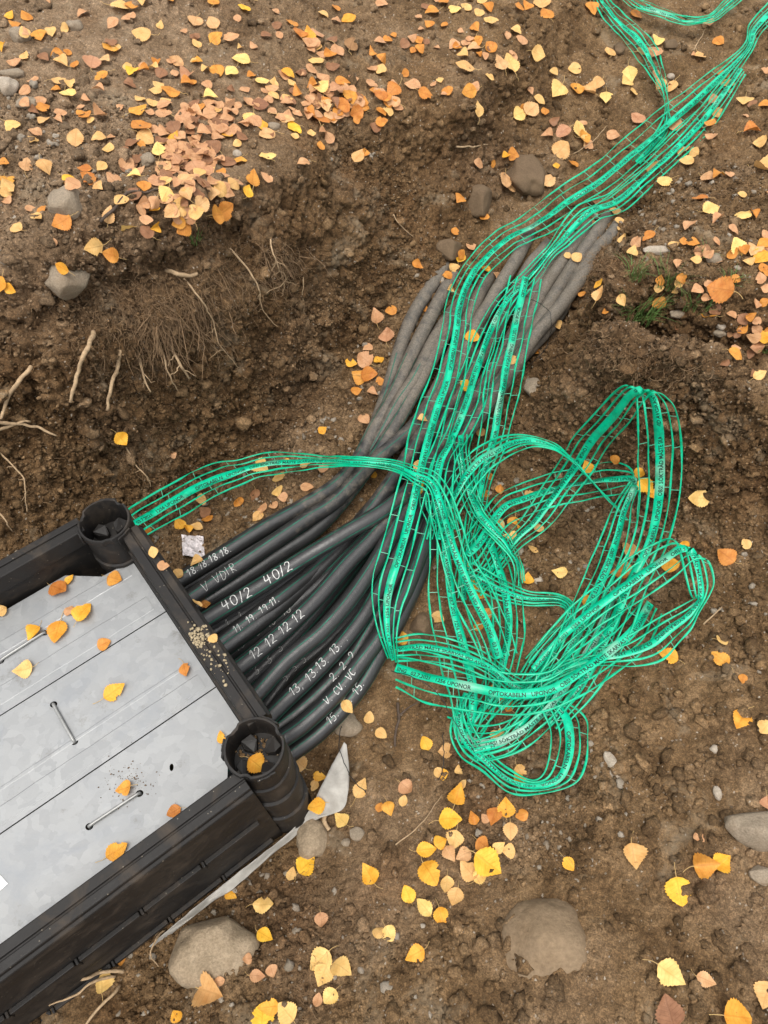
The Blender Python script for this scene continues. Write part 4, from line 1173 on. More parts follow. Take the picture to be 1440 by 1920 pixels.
    if mb.V:
        o = mb.build('cross_tie', M_TIE, root, False); o['kind'] = 'stuff'
    return root
def smp_up(bn, sgn): return bn * sgn
TBASE = [ground] + duct_objs
DBOX = []
for o_ in duct_objs:
    bbv = np.array([o_.matrix_world @ Vector(c) for c in o_.bound_box])
    DBOX.append((o_, (bbv[:, 0].min() - .01, bbv[:, 0].max() + .01, bbv[:, 1].min() - .01, bbv[:, 1].max() + .01)))
tapes = []
def T_(st, label, **k): tapes.append(tape(st, label, **k))
T_([(1470, -30, 1495, -10), (1440, 5, 1462, 30), (1405, 45, 1425, 65), (1392, 88, 1406, 102), (1310, 150, 1350, 180), (1200, 235, 1255, 275), (1100, 318, 1150, 362), (1040, 358, 1085, 404), (971, 412, 1015, 447), (892, 471, 930, 500), (850, 533, 900, 537), (833, 583, 885, 592), (829, 617, 881, 630), (808, 704, 870, 714), (787, 758, 855, 767), (767, 821, 840, 832), (751, 895, 818, 907), (733, 969, 800, 987), (713, 1042, 782, 1057), (699, 1090, 765, 1112), (698, 1137, 752, 1147), (711, 1198, 744, 1203), (728, 1240, 746, 1250)],
   'longest green tape, running from the far end over the ducts, lettered band up', h=.035, flip=True)
T_([(1380, 120, 1398, 140), (1300, 215, 1335, 240), (1215, 300, 1245, 328), (1130, 372, 1165, 402), (1060, 425, 1100, 448), (1022, 470, 1042, 482), (985, 505, 1012, 522), (930, 560, 965, 577), (895, 620, 940, 632), (875, 670, 925, 682), (858, 712, 915, 722), (838, 770, 905, 775), (815, 835, 870, 840), (795, 890, 850, 893), (785, 960, 845, 960), (800, 1020, 860, 1030)],
   'dull green tape under the longest one, pinched above the far duct ends', hs=[.045, .05, .055, .055, .05, .05, .05, .05, .045, .04, .03, .02, .02, .02, .02, .02])
T_([(957, 517, 1015, 524), (947, 560, 1008, 558), (935, 604, 1000, 594), (925, 656, 991, 642), (914, 690, 982, 690), (908, 740, 973, 737), (902, 787, 958, 798), (895, 840, 947, 842), (888, 890, 925, 892), (878, 950, 910, 950), (868, 1010, 890, 1018), (855, 1075, 885, 1085), (850, 1120, 890, 1130)],
   'bright tape with a clean cut end, right of the longest tape', h=.05, flip=True)
T_([(226, 968, 250, 1018), (256, 945, 300, 990), (331, 900, 345, 965), (370, 882, 402, 932), (414, 866, 450, 912), (448, 862, 480, 897), (498, 849, 515, 890), (553, 849, 570, 882), (620, 856, 622, 875), (680, 858, 680, 876), (735, 862, 740, 884), (780, 874, 778, 907), (818, 887, 800, 924), (845, 925, 808, 967), (865, 985, 818, 1012), (885, 1040, 832, 1062), (920, 1100, 852, 1130), (952, 1170, 885, 1192), (968, 1225, 905, 1245)],
   'tape arching left from the tangle to its cut end against the far corner post', hs=[.07, .07, .07, .08, .09, .1, .1, .1, .09, .08, .08, .08, .09, .11, .12, .12, .11, .1, .08])
T_([(800, 1015, 842, 1015), (815, 960, 860, 967), (838, 905, 885, 922), (873, 858, 915, 882), (913, 830, 950, 860), (955, 816, 985, 842), (998, 818, 1015, 838), (1040, 832, 1045, 848), (1075, 863, 1080, 872), (1110, 904, 1116, 911), (1145, 942, 1152, 949), (1172, 970, 1178, 976)],
   'thin twisted tape arching out of the tangle and running slack across the big loop', hs=[.06, .09, .12, .15, .17, .18, .18, .17, .15, .13, .11, .09])
T_([(890, 1085, 900, 1118), (955, 1000, 972, 1032), (983, 966, 1025, 991), (1019, 911, 1067, 940), (1050, 861, 1111, 885), (1078, 817, 1142, 835), (1122, 769, 1178, 794), (1155, 733, 1206, 752), (1178, 722, 1228, 738), (1191, 734, 1250, 748), (1195, 772, 1268, 774), (1197, 856, 1278, 841), (1200, 917, 1273, 922), (1195, 975, 1261, 987), (1180, 1030, 1246, 1032), (1150, 1080, 1216, 1097), (1118, 1150, 1182, 1182), (1085, 1220, 1146, 1252), (1050, 1290, 1108, 1310), (1010, 1345, 1050, 1372)],
   'tape forming the tall upright loop on the right with its lettered band facing out', hs=[.03, .04, .06, .08, .11, .14, .17, .2, .21, .21, .21, .2, .18, .16, .13, .11, .09, .07, .05, .04], flip=True)
T_([(870, 1010, 880, 1075), (890, 985, 902, 1060), (930, 930, 950, 986), (978, 906, 1000, 962), (1039, 886, 1050, 947), (1094, 876, 1105, 937), (1140, 868, 1152, 930), (1176, 874, 1186, 922), (1188, 892, 1198, 920), (1180, 905, 1198, 925), (1150, 950, 1196, 948), (1125, 1011, 1186, 1017), (1100, 1072, 1162, 1090), (1075, 1128, 1132, 1150), (1050, 1185, 1106, 1212), (1020, 1250, 1070, 1272), (985, 1310, 1020, 1337), (940, 1370, 960, 1408), (885, 1390, 890, 1428)],
   'tape arching right from the tangle, folded back inside the tall loop', hs=[.06, .06, .07, .07, .07, .07, .07, .08, .09, .09, .1, .1, .1, .09, .08, .07, .06, .05, .04])
T_([(985, 1235, 1015, 1275), (1045, 1165, 1070, 1217), (1090, 1122, 1117, 1180), (1140, 1082, 1167, 1147), (1190, 1040, 1222, 1112), (1232, 1016, 1270, 1076), (1256, 1010, 1300, 1050), (1272, 1024, 1326, 1052), (1286, 1080, 1338, 1088), (1298, 1120, 1330, 1116), (1308, 1118, 1310, 1150), (1280, 1135, 1295, 1180), (1240, 1156, 1270, 1207), (1190, 1185, 1235, 1240), (1137, 1210, 1182, 1250), (1080, 1233, 1112, 1248), (1020, 1255, 1035, 1278), (960, 1290, 970, 1320)],
   'tape with bold lettering, curled into the small loop at the right', hs=[.07, .09, .12, .14, .15, .16, .16, .15, .14, .13, .12, .11, .1, .09, .08, .08, .08, .07])
T_([(742, 1215, 742, 1290), (800, 1222, 800, 1318), (880, 1245, 880, 1332), (960, 1262, 958, 1342), (1030, 1258, 1028, 1332), (1075, 1225, 1095, 1300), (1120, 1190, 1165, 1255), (1165, 1150, 1215, 1210), (1200, 1110, 1240, 1150)],
   'broad tape stretched level across the bottom of the tangle in front', hs=[.07, .1, .13, .14, .14, .12, .1, .08, .06])
T_([(740, 1200, 745, 1245), (790, 1190, 800, 1240), (850, 1200, 860, 1250), (910, 1225, 915, 1275), (960, 1262, 965, 1310), (1000, 1290, 1035, 1310), (1018, 1335, 1094, 1342), (1034, 1370, 1102, 1385), (1032, 1412, 1099, 1432), (1018, 1452, 1076, 1470), (995, 1462, 1012, 1488), (955, 1442, 955, 1486), (918, 1412, 905, 1446), (890, 1372, 862, 1418), (872, 1322, 845, 1372), (890, 1290, 860, 1310)],
   'tape making the lowest loop of the tangle, open soil inside', hs=[.06, .06, .06, .06, .06, .06, .06, .06, .05, .04, .03, .03, .03, .04, .05, .06])
T_([(838, 1345, 872, 1412), (900, 1362, 912, 1428), (955, 1350, 985, 1402), (1005, 1312, 1042, 1352), (1040, 1262, 1090, 1292), (1078, 1205, 1130, 1232), (1110, 1150, 1160, 1165), (1130, 1100, 1180, 1105)],
   'grey-streaked tape sweeping up from the bottom left of the tangle', bmat=M_SILVER, hs=[.03, .05, .06, .07, .07, .07, .06, .06])
T_([(806, 960, 850, 950), (806, 1000, 858, 1000), (805, 1060, 872, 1062), (806, 1140, 895, 1142), (815, 1200, 920, 1212), (830, 1260, 935, 1272), (848, 1320, 925, 1332), (858, 1392, 890, 1402)],
   'tape hanging straight down the left side of the tangle in long parallel strands', hs=[.06, .06, .06, .06, .06, .06, .05, .03])
T_([(880, 1000, 950, 1020), (900, 1060, 970, 1066), (920, 1120, 980, 1132), (925, 1180, 982, 1192), (915, 1240, 970, 1252), (900, 1290, 950, 1312), (868, 1340, 900, 1372)],
   'shaded tape low down in the middle of the tangle', h=.03)
T_([(870, 1050, 862, 1095), (905, 1066, 895, 1108), (940, 1085, 932, 1125), (990, 1108, 986, 1136), (1050, 1116, 1048, 1136), (1078, 1140, 1060, 1152), (1066, 1185, 1040, 1180), (1035, 1232, 1002, 1222), (1000, 1292, 962, 1280), (960, 1330, 915, 1330)],
   'squeezed tape crossing the inside of the tangle and bending sharply down', h=.03)
T_([(842, 820, 885, 815), (850, 850, 880, 860), (858, 905, 900, 935), (880, 965, 935, 985), (930, 1015, 960, 1015), (965, 1060, 975, 1050), (960, 1110, 985, 1090)],
   'tape with a silvery fold in the heart of the tangle', hs=[.04, .06, .08, .08, .07, .06, .04])
T_([(1108, -25, 1132, -35), (1115, 5, 1140, -5), (1135, 38, 1166, 25), (1165, 72, 1206, 58), (1190, 102, 1231, 90), (1215, 137, 1244, 130), (1240, 175, 1251, 172), (1246, 207, 1254, 207), (1232, 245, 1256, 250), (1180, 300, 1205, 310)],
   'tape joining the longest tape from the far bank, pinched at the join', h=.03)
T_([(1140, -25, 1165, -35), (1165, -2, 1182, -14), (1200, 20, 1212, 5), (1250, 37, 1258, 22), (1290, 46, 1296, 34), (1335, 41, 1330, 28), (1365, 21, 1355, 5), (1398, -8, 1382, -22), (1420, -40, 1400, -50)],
   'sagging tape along the top edge at the far end of the trench', h=.05)
bpy.context.view_layer.update()
TAPE_MESH = [c for t_ in tapes for c in t_.children if c.name.startswith('printed_band')]

# ------------------------------------------------------------------ geotextile, scrap, wires, roots, twigs, grass
def cpt(px, py, h=0.0, objs=None):
    c = cast(px, py, objs or [ground])
    return at(px, py, c[1].z + h)
ea = [(645, 1392), (622, 1435), (600, 1478), (580, 1520), (548, 1556), (495, 1600), (435, 1645), (385, 1686), (330, 1732), (280, 1775)]
eb = [(650, 1396), (655, 1445), (652, 1490), (641, 1519), (594, 1537), (546, 1574), (497, 1614), (440, 1664), (395, 1694), (336, 1740), (284, 1780)]
SA, _ = spline([tuple(cpt(x, y, h)) for (x, y), h in zip(ea, (.1, .09, .07, .05, .05, .05, .045, .04, .03, .0))], .006)
SB, _ = spline([tuple(cpt(x, y, h)) for (x, y), h in zip(eb, (.1, .075, .05, .03, .025, .025, .025, .02, .02, .01, -.01))], .006)
n = 90; ta = np.linspace(0, 1, n)
def res(S):
    d = np.r_[0, np.cumsum(np.linalg.norm(np.diff(S, axis=0), axis=1))]; return np.stack([np.interp(ta * d[-1], d, S[:, k]) for k in range(3)], 1)
SA, SB = res(SA), res(SB)
mcol = 14; V = []
for j in range(mcol):
    f = j / (mcol - 1)
    row = SA * (1 - f) + SB * f
    wr = vnoise(row * np.array([1, 1, 3]), 38, 71) * .006 + .012 * math.sin(f * math.pi) * np.sin(ta * 17) * (ta < .4)
    row = row + np.array([0, 0, 1]) * wr[:, None]
    V.append(row)
V = np.stack(V, 1).reshape(-1, 3)
idx = np.arange(n * mcol).reshape(n, mcol)
F = np.stack([idx[:-1, :-1], idx[1:, :-1], idx[1:, 1:], idx[:-1, 1:]], -1).reshape(-1, 4)
fab = link('fabric_strip', mesh('fabric_strip', V - V[0], F, M_FABRIC)); fab.location = V[0]
so = fab.modifiers.new('thick', 'SOLIDIFY'); so.thickness = .0012
tag(fab, 'whitish fabric strip sticking up in a point beside the near corner post', 'fabric')
SURF.append(fab)
# crumpled scrap of film
q = [cpt(*p, .008) for p in ((340, 1003), (381, 1006), (384, 1043), (343, 1042))]
V = []
for i in range(12):
    for j in range(12):
        a = q[0].lerp(q[1], j / 11).lerp(q[3].lerp(q[2], j / 11), i / 11)
        w = vnoise(np.array([[a.x, a.y, 0]]), 70, 5)[0] * .005 + vnoise(np.array([[a.x, a.y, 3]]), 160, 6)[0] * .002
        V.append(a + Vector((0, 0, w)))
F = [(i * 12 + j, i * 12 + j + 1, i * 12 + 13 + j, i * 12 + 12 + j) for i in range(11) for j in range(11)]
scr = link('film_scrap', mesh('film_scrap', [v - q[0] for v in V], F, M_SCRAP, False)); scr.location = q[0]
tag(scr, 'square crumpled scrap of silvery film on the soil behind the chamber', 'scrap')
SURF.append(scr)
# thin black wires
def wire(pts, hs, label, r=.0011, mat=M_WIRE, name='wire', cat='wire', objs=None):
    W = [tuple(cpt(x, y, h, objs or SURF[:1] + duct_objs)) for (x, y), h in zip(pts, hs)]
    S, _ = spline(W, .006); S = S + np.stack([wob(len(S), .0012, 30), wob(len(S), .0012, 25), 0 * S[:, 0]], 1)
    mb = MB(); mb.tube([Vector(p) - Vector(W[0]) for p in S], r, 6)
    o = mb.build(name, mat); o.location = W[0]
    return tag(o, label, cat)
wire([(995, 560), (1010, 568), (1028, 582), (1034, 605), (1028, 640), (1012, 668), (985, 690)], [.02, .04, .05, .05, .04, .03, .02], 'thin dark wire curling out over the thick ducts at the right')
wire([(735, 1258), (770, 1268), (800, 1283), (828, 1310), (850, 1350), (872, 1385), (890, 1412)], [.1, .15, .16, .15, .12, .1, .07], 'thin black wire draped over the front of the tape tangle')
wire([(640, 1362), (636, 1385), (638, 1410), (650, 1440), (660, 1460), (685, 1485)], [.08, .1, .11, .1, .06, .02], 'thin dark wire hanging across the pointed tip of the white fabric')
wire([(830, 1372), (832, 1420), (828, 1450), (822, 1462)], [.03, .02, .015, .01], 'short dark wire end on the soil below the tape tangle')
# twigs and roots: tubes that taper to a tip
def rootpath(pts, hs, r0, r1, label, mat=M_ROOT, name='root', cat='root', objs=None, kink=.003, side=None):
    W = []
    for (x, y), h in zip(pts, hs):
        c = cast(x, y, objs or [ground])
        p = c[1] - ray(x, y).normalized() * h
        W.append(tuple(p))
    S, s = spline(W, .007)
    S = S + kink * np.stack([vnoise(S, 45, 31), vnoise(S, 45, 32), vnoise(S, 45, 33)], 1)
    t = s / s[-1]
    rr = (r0 * (1 - t) + r1 * t) * (1 + .15 * vnoise(S, 90, 35))
    mb = MB(); mb.tube([Vector(p) - Vector(W[0]) for p in S], list(rr), 7)
    if side:
        for (a, b) in side:
            i = int(a * (len(S) - 1)); L = rng.uniform(.02, .05)
            d = Vector(rng.normal(0, 1, 3)).normalized() + Vector((0, -.3, -.8)); d.normalize()
            Q = [Vector(S[i]) - Vector(W[0]) + d * (L * k / 5) + Vector(rng.normal(0, .002, 3)) for k in range(6)]
            mb.tube(Q, [rr[i] * .45 * (1 - k / 6) + .0003 for k in range(6)], 5)
    o = mb.build(name, mat); o.location = W[0]
    if label: tag(o, label, cat)
    return o
sd = [(.3, 0), (.5, 0), (.7, 0)]
rootpath([(176, 622), (163, 655), (148, 695), (130, 753)], [.0, .05, .06, .05], .0062, .004, 'straight thick root poking down left of the hanging root mass')
rootpath([(226, 655), (219, 690), (210, 722), (201, 768)], [.0, .05, .06, .05], .0058, .0036, 'second thick pale root, right of the straight one and cut at its end')
rootpath([(258, 662), (266, 690), (272, 715), (282, 735)], [.0, .04, .05, .04], .004, .002, 'bent root hanging near the middle of the root mass', side=sd)
rootpath([(300, 640), (308, 672), (318, 705), (334, 733)], [.0, .05, .06, .05], .003, .0014, 'slender pale root curving to a point on the bank wall')
rootpath([(318, 640), (328, 665), (342, 690), (355, 710)], [.0, .05, .06, .05], .0045, .0022, 'pale root at the right end of the root mass', side=sd)
rootpath([(310, 505), (330, 512), (350, 517), (370, 515)], [.006, .02, .02, .004], .006, .0045, 'short level root stub at the lip of the bank')
rootpath([(60, 686), (35, 715), (12, 750), (2, 785)], [.0, .03, .035, .02], .0055, .004, 'curved root on the left wall above the crossed sticks')
rootpath([(-10, 790), (25, 795), (70, 800), (107, 818)], [.03, .035, .03, .02], .005, .0025, 'longer of two crossed pale sticks at the left wall', name='stick', cat='stick')
rootpath([(-10, 806), (20, 798), (40, 793), (58, 790)], [.025, .03, .03, .03], .0045, .003, 'shorter of two crossed pale sticks at the left wall', name='stick', cat='stick')
rootpath([(345, 520), (375, 560), (400, 605), (415, 650), (448, 690)], [.0, .03, .035, .03, .01], .0026, .001, 'long thin root trailing down the wall right of the root mass', side=sd)
rootpath([(430, 465), (460, 500), (485, 540), (492, 580), (520, 612)], [.0, .025, .03, .03, .01], .0028, .001, 'thin root looping down the wall below the leaf drift', side=sd)
rootpath([(505, 440), (512, 470), (520, 500), (535, 525), (500, 550)], [.0, .03, .035, .03, .02], .0026, .001, 'root tuft stem at the right-hand end of the hanging roots', side=sd * 3)
rootpath([(570, 520), (567, 545), (570, 580), (580, 618)], [.01, .012, .012, .01], .0016, .0008, 'single hair-thin root flat on the bare wall')
rootpath([(0, 850), (22, 872), (45, 900), (50, 960)], [.01, .025, .02, .01], .0024, .001, 'thin root wandering down the left wall towards the chamber', side=sd)
rootpath([(236, 838), (255, 870), (272, 890), (288, 905)], [.01, .015, .015, .01], .0026, .001, 'dark rootlet below the yellow leaf on the wall', side=sd * 2)
rootpath([(0, 962), (12, 980), (24, 998)], [.02, .03, .02], .0022, .0014, 'short root at the picture edge behind the chamber')
rootpath([(738, 402), (755, 425), (776, 445)], [.012, .018, .012], .0016, .0009, 'thin straw-coloured stalk on the upper wall', mat=M_ROOT)
rootpath([(232, 1822), (190, 1824), (150, 1838), (120, 1855), (92, 1870)], [.01, .04, .05, .05, .05], .0042, .0018, 'upper pale root reaching over the foot of the black wall')
rootpath([(215, 1830), (175, 1842), (140, 1866), (90, 1886)], [.01, .045, .05, .04], .0036, .0016, 'lower pale root reaching over the foot of the black wall')
rootpath([(224, 1848), (206, 1870), (180, 1895), (158, 1925)], [.01, .03, .035, .03], .0042, .0026, 'thick pale root at the bottom curving down and out of view')
rootpath([(310, 1745), (290, 1765), (282, 1790), (296, 1810)], [.01, .02, .02, .01], .0026, .0012, 'thin rootlet between the black wall and the boulder', side=sd)
rootpath([(190, 414), (215, 392), (240, 362), (285, 358), (330, 354)], [.006, .012, .012, .01, .008], .004, .0016, 'dark bent twig lying across the leaf drift', mat=M_TWIG, name='twig', cat='twig')
rootpath([(745, 1318), (748, 1345), (744, 1370), (740, 1398)], [.008, .012, .012, .006], .004, .0028, 'dark upright twig on the soil left of the tangle', mat=M_TWIG, name='twig', cat='twig')
rootpath([(744, 1345), (765, 1328), (790, 1312)], [.01, .02, .02], .003, .0014, 'thin twig branching from the dark upright one toward the tape', mat=M_TWIG, name='twig', cat='twig')
rootpath([(715, 1602), (745, 1580), (790, 1545), (828, 1490)], [.006, .01, .01, .008], .0018, .0009, 'long hair-thin twig on the soil left of the big leaf cluster', mat=M_ROOT, name='twig', cat='twig')
rootpath([(1320, 1172), (1340, 1152), (1355, 1140)], [.008, .012, .008], .0022, .0014, 'short straight straw by the small tape loop', name='twig', cat='twig')
rootpath([(855, 275), (885, 275), (915, 270)], [.01, .02, .01], .0032, .0018, 'pale root end poking from the far end of the bank wall')
rootpath([(1075, 290), (1110, 265), (1140, 235)], [.01, .02, .01], .0018, .001, 'thin straw leaning on the shelf left of the tapes', name='twig', cat='twig')
rootpath([(1300, 93), (1315, 70), (1322, 55)], [.01, .03, .03], .0022, .0012, 'short pale stalk standing at the far trench end', name='twig', cat='twig')
rootpath([(612, 1522), (608, 1540), (618, 1556)], [.012, .014, .01], .0066, .0055, 'short crooked tan root stub between the fabric and the cobble')
# the fine root mat under the lip: nobody could count it
def rootmat(name, blobs, cnt, ra=.0004, rb=.0011, objs=None):
    mb_V = []; mb_F = []; base = 0
    for (x, y, sx, sy, wgt, ln, down) in blobs:
        for _ in range(int(cnt * wgt)):
            px, py = rng.normal(x, sx), rng.normal(y, sy)
            c = cast(px, py, [ground])
            if not c: continue
            p = np.array(c[1][:]); nr = np.array(c[2][:])
            L = ln * rng.uniform(.4, 1.5); k = 7
            d = nr * rng.uniform(.1, .7) + np.array([0, 0, -1]) * down * rng.uniform(.5, 1.4) + rng.normal(0, .45, 3)
            d /= np.linalg.norm(d)
            r = rng.uniform(ra, rb)
            pts = [p - nr * .004]
            for i in range(k):
                d = d + rng.normal(0, .42 if down < 1.5 else .2, 3) + np.array([0, 0, -.07 * down]); d /= np.linalg.norm(d)
                pts.append(pts[-1] + d * L / k)
            pts = np.array(pts)
            u = np.cross(d, [.3, .5, .8]); u /= np.linalg.norm(u); w = np.cross(d, u)
            for i, q in enumerate(pts):
                rr = r * (1 - .7 * i / k)
                mb_V += [q + u * rr, q - u * rr * .5 + w * rr * .87, q - u * rr * .5 - w * rr * .87]
            for i in range(k):
                a = base + 3 * i
                mb_F += [(a, a + 1, a + 4, a + 3), (a + 1, a + 2, a + 5, a + 4), (a + 2, a, a + 3, a + 5)]
            base += 3 * (k + 1)
    o = link(name, mesh(name, np.array(mb_V), np.array(mb_F), M_ROOTFINE, False))
    tag(o, kind='stuff')
rootmat('root_mat', [(230, 575, 50, 22, .4, .045, .5), (290, 590, 60, 22, .42, .05, 1), (360, 550, 45, 30, .35, .05, 1), (330, 640, 45, 35, .12, .05, 1.2), (250, 660, 40, 35, .12, .05, 1.2),
                     (520, 500, 22, 28, .4, .05, 1), (460, 500, 30, 40, .2, .06, 1), (270, 850, 25, 40, .07, .05, 1), (45, 900, 30, 50, .05, .05, 1), (130, 640, 30, 20, .05, .03, .4),
                     (1120, 480, 30, 22, .4, .05, .3), (1110, 640, 35, 25, .12, .04, .8), (1220, 680, 60, 18, .3, .035, .6), (1330, 700, 40, 18, .06, .03, .6), (640, 1690, 50, 30, .2, .035, .0), (560, 1850, 30, 30, .06, .03, 0),
                     (480, 985, 50, 30, .06, .04, 0), (900, 160, 60, 50, .1, .03, .3), (560, 20, 60, 20, .12, .03, .0), (1200, 1700, 150, 120, .08, .03, 0), (1130, 1430, 120, 60, .05, .03, 0)], 1500)
rootmat('root_mat', [(205, 575, 22, 16, .12, .11, 2.2), (255, 585, 32, 18, .22, .15, 2.4), (310, 575, 32, 20, .24, .16, 2.4), (365, 545, 30, 22, .2, .13, 2.2), (430, 490, 26, 22, .14, .11, 2), (515, 465, 18, 18, .18, .1, 2), (1150, 640, 40, 15, .12, .05, 1), (1290, 705, 40, 12, .08, .05, 1)], 380, .0009, .0024)
# grass tufts
def tuft(px, py, cnt, h, spread, label):
    c = cast(px, py, [ground])[1]
    mb = MB()
    for _ in range(cnt):
        a = rng.uniform(0, 6.283); r = spread * rng.random()**.7
        b = Vector((r * math.cos(a), r * math.sin(a), -.004))
        L = h * rng.uniform(.5, 1.2); lean = Vector((math.cos(a + rng.normal(0, .8)), math.sin(a + rng.normal(0, .8)), 0)) * rng.uniform(.2, .9)
        w = rng.uniform(.0008, .0016); sdv = Vector((-lean.y, lean.x, 0)).normalized()
        P_ = [b + Vector((0, 0, L * t)) * (1 - .25 * t * lean.length) + lean * L * t * t for t in (0, .33, .66, 1)]
        V = []
        for p, f in zip(P_, (1, .9, .6, .08)): V += [p - sdv * w * f, p + sdv * w * f]
        mb.add(V, [(0, 1, 3, 2), (2, 3, 5, 4), (4, 5, 7, 6)])
    o = mb.build('grass_tuft', M_GRASS, None, False); o.location = c
    tag(o, label, 'grass tuft')
tuft(1195, 590, 170, .085, .05, 'thickest green grass tuft near the edge of the right-hand bank')
tuft(1252, 530, 80, .07, .035, 'medium grass tuft right of centre behind the thickest tuft')
tuft(1300, 572, 60, .055, .04, 'sparse grass tuft beside the large orange leaf with a notch')
tuft(1190, 515, 50, .055, .03, 'faint grass tuft nearest the duct ends')
tuft(1375, 525, 24, .04, .025, 'small grass blades just above the large notched orange leaf')
tuft(1322, 478, 20, .045, .015, 'little grass sprig in front of a brown leaf on the right-hand bank')
tuft(365, 452, 22, .04, .02, 'few grass blades on the lip of the left bank')
tuft(1430, 655, 26, .035, .02, 'grass blades at the picture edge by the leaf drift on the right')
# dried dirt clump on the end rail
rv = np.array([tuple(at(372 + rng.normal(0, 9), 1198 + rng.normal(0, 12), .001)) for _ in range(300)] + [tuple(at(400 + rng.normal(0, 16), 1245 + rng.normal(0, 22), .001)) for _ in range(130)])
rv = np.array([p for p in rv if -.055 < (p[0] - P0.x) * E1.x + (p[1] - P0.y) * E1.y < -.014])
M_DRY = plain('dry_dirt', (0.3, 0.24, 0.15), .95, var=.4, scale=200)
tag(rocks('dirt_specks', 260, .0008, .004, M_DRY, rv, np.tile([0, 0, 1.], (len(rv), 1)), 2), kind='stuff')
pv = np.array([tuple(at(245 + rng.normal(0, 26), 1470 + rng.normal(0, 22), ZP + .002)) for _ in range(300)])
tag(rocks('dirt_specks', 200, .0004, .0016, M_CRUMB, pv, np.tile([0, 0, 1.], (len(pv), 1)), 2), kind='stuff')
pv = np.array([tuple(at(475 + rng.normal(0, 14), 1408 + rng.normal(0, 14), -.066)) for _ in range(200)])
tag(rocks('dirt_specks', 60, .001, .006, M_CRUMB, pv, np.tile([0, 0, 1.], (len(pv), 1)), 2), kind='stuff')

# ------------------------------------------------------------------ leaves
LZ = []   # (px, py, size px, colour)
def tile(ox, oy, k, rows):
    for r_ in rows.split(';'):
        a = r_.strip().split(',')
        if len(a) < 4: continue
        LZ.append((ox + float(a[0]) / k, oy + float(a[1]) / k, float(a[3]) / k, a[2]))
tile(0, 0, 2, "800,15,y,48;915,40,y,52;935,5,c,42;545,20,c,52;450,30,c,72;35,65,y,44;100,70,o,44;60,98,o,42;150,140,o,48;195,130,c,46;15,180,y,42;95,220,c,45;215,208,o,48;228,245,c,54;285,250,o,42;345,240,p,62;415,165,b,58;410,200,y,56;400,240,p,46;388,300,o,50;128,305,p,46;220,322,c,52;265,328,c,42;215,350,o,34;260,370,c,60;370,355,p,48;320,438,o,50;370,440,p,54;225,430,y,52;150,380,y,44;160,405,o,48;172,465,c,48;60,490,c,62;122,530,c,42;285,520,c,62;375,527,c,48;410,560,c,48;15,612,o,38;95,630,y,60;165,628,c,58;25,685,o,54;35,712,c,58;15,730,c,42;320,640,o,52;380,633,c,52;265,690,y,48;330,680,o,58;380,712,c,52;140,830,c,48;160,792,y,28;240,838,o,66;415,810,y,62;460,765,c,48;65,862,c,48;340,925,c,78;495,890,c,62;205,922,p,38;545,885,b,52;800,95,p,48;600,100,c,34;535,135,c,58;495,75,p,42;690,120,p,32;730,90,p,52;808,150,o,52;870,160,p,64;900,185,c,32;905,235,c,64;740,240,y,52;660,238,p,52;495,278,y,48;540,280,y,42;575,265,c,44;700,295,y,62;815,272,o,54;775,275,c,36;868,272,c,52;485,320,b,48;590,325,c,46;700,322,o,42;640,360,o,62;620,385,c,38;790,370,c,52;525,378,c,48;570,395,c,42;750,415,o,46;820,430,c,28;520,425,o,62;860,410,b,62;690,455,p,64;730,440,p,54;530,485,o,92;545,525,c,56;615,540,c,52;652,520,y,52;600,572,c,62;805,560,b,52;760,590,c,54;830,490,p,62;855,515,o,54;940,455,c,62;982,470,y,42;1000,510,p,62;1065,455,p,62;1098,490,y,54;1105,518,c,30;890,545,c,34;895,617,o,56;945,675,o,62;868,695,c,56;925,722,y,54;840,790,o,72;790,815,o,62;755,765,y,58;665,835,y,48;680,865,o,58;615,735,c,60;670,775,c,62;700,740,p,62;575,850,y,48;545,828,p,46;580,800,y,46;565,770,p,62;540,705,y,42;505,668,c,54;515,800,p,44;640,805,p,58;720,810,p,62;800,750,p,58;820,715,c,58;780,655,p,62;830,660,o,48;735,640,p,62;670,625,p,54;640,660,p,62;590,685,p,62;620,640,p,54;700,680,p,62;720,590,p,54;690,560,p,54;660,590,p,54;640,550,p,44;750,560,p,54;1095,95,y,50;1120,135,y,56;1160,140,y,60;1190,140,p,48;1212,58,c,46;1310,78,y,56;1260,35,o,32;1245,155,b,42;1165,195,p,38;1195,180,c,28;1190,240,c,52;1310,185,b,70;1265,200,p,52;1425,160,y,44;1430,275,c,38;1395,270,p,44;1390,322,p,48;1125,287,y,30;1075,290,y,52;1025,315,c,38;980,320,c,52;1020,340,p,48;1090,318,c,28;1075,372,c,42;1025,365,c,42;1170,330,o,48;1200,350,c,72;1260,355,p,62;1310,372,o,58;1330,425,o,52;1280,410,o,62;1220,410,p,62;1190,450,o,72;1240,450,p,54;1270,450,p,48;1420,375,o,48;1425,430,o,44;1430,460,o,44;1165,510,c,32;1235,520,p,42;1195,560,o,38;1360,580,o,38;1345,600,c,58;1135,625,p,50;1000,610,c,68;1110,355,o,42;1165,265,p,52;1430,20,p,42;1180,400,p,48;975,400,b,58;930,390,p,48;1090,418,y,32")
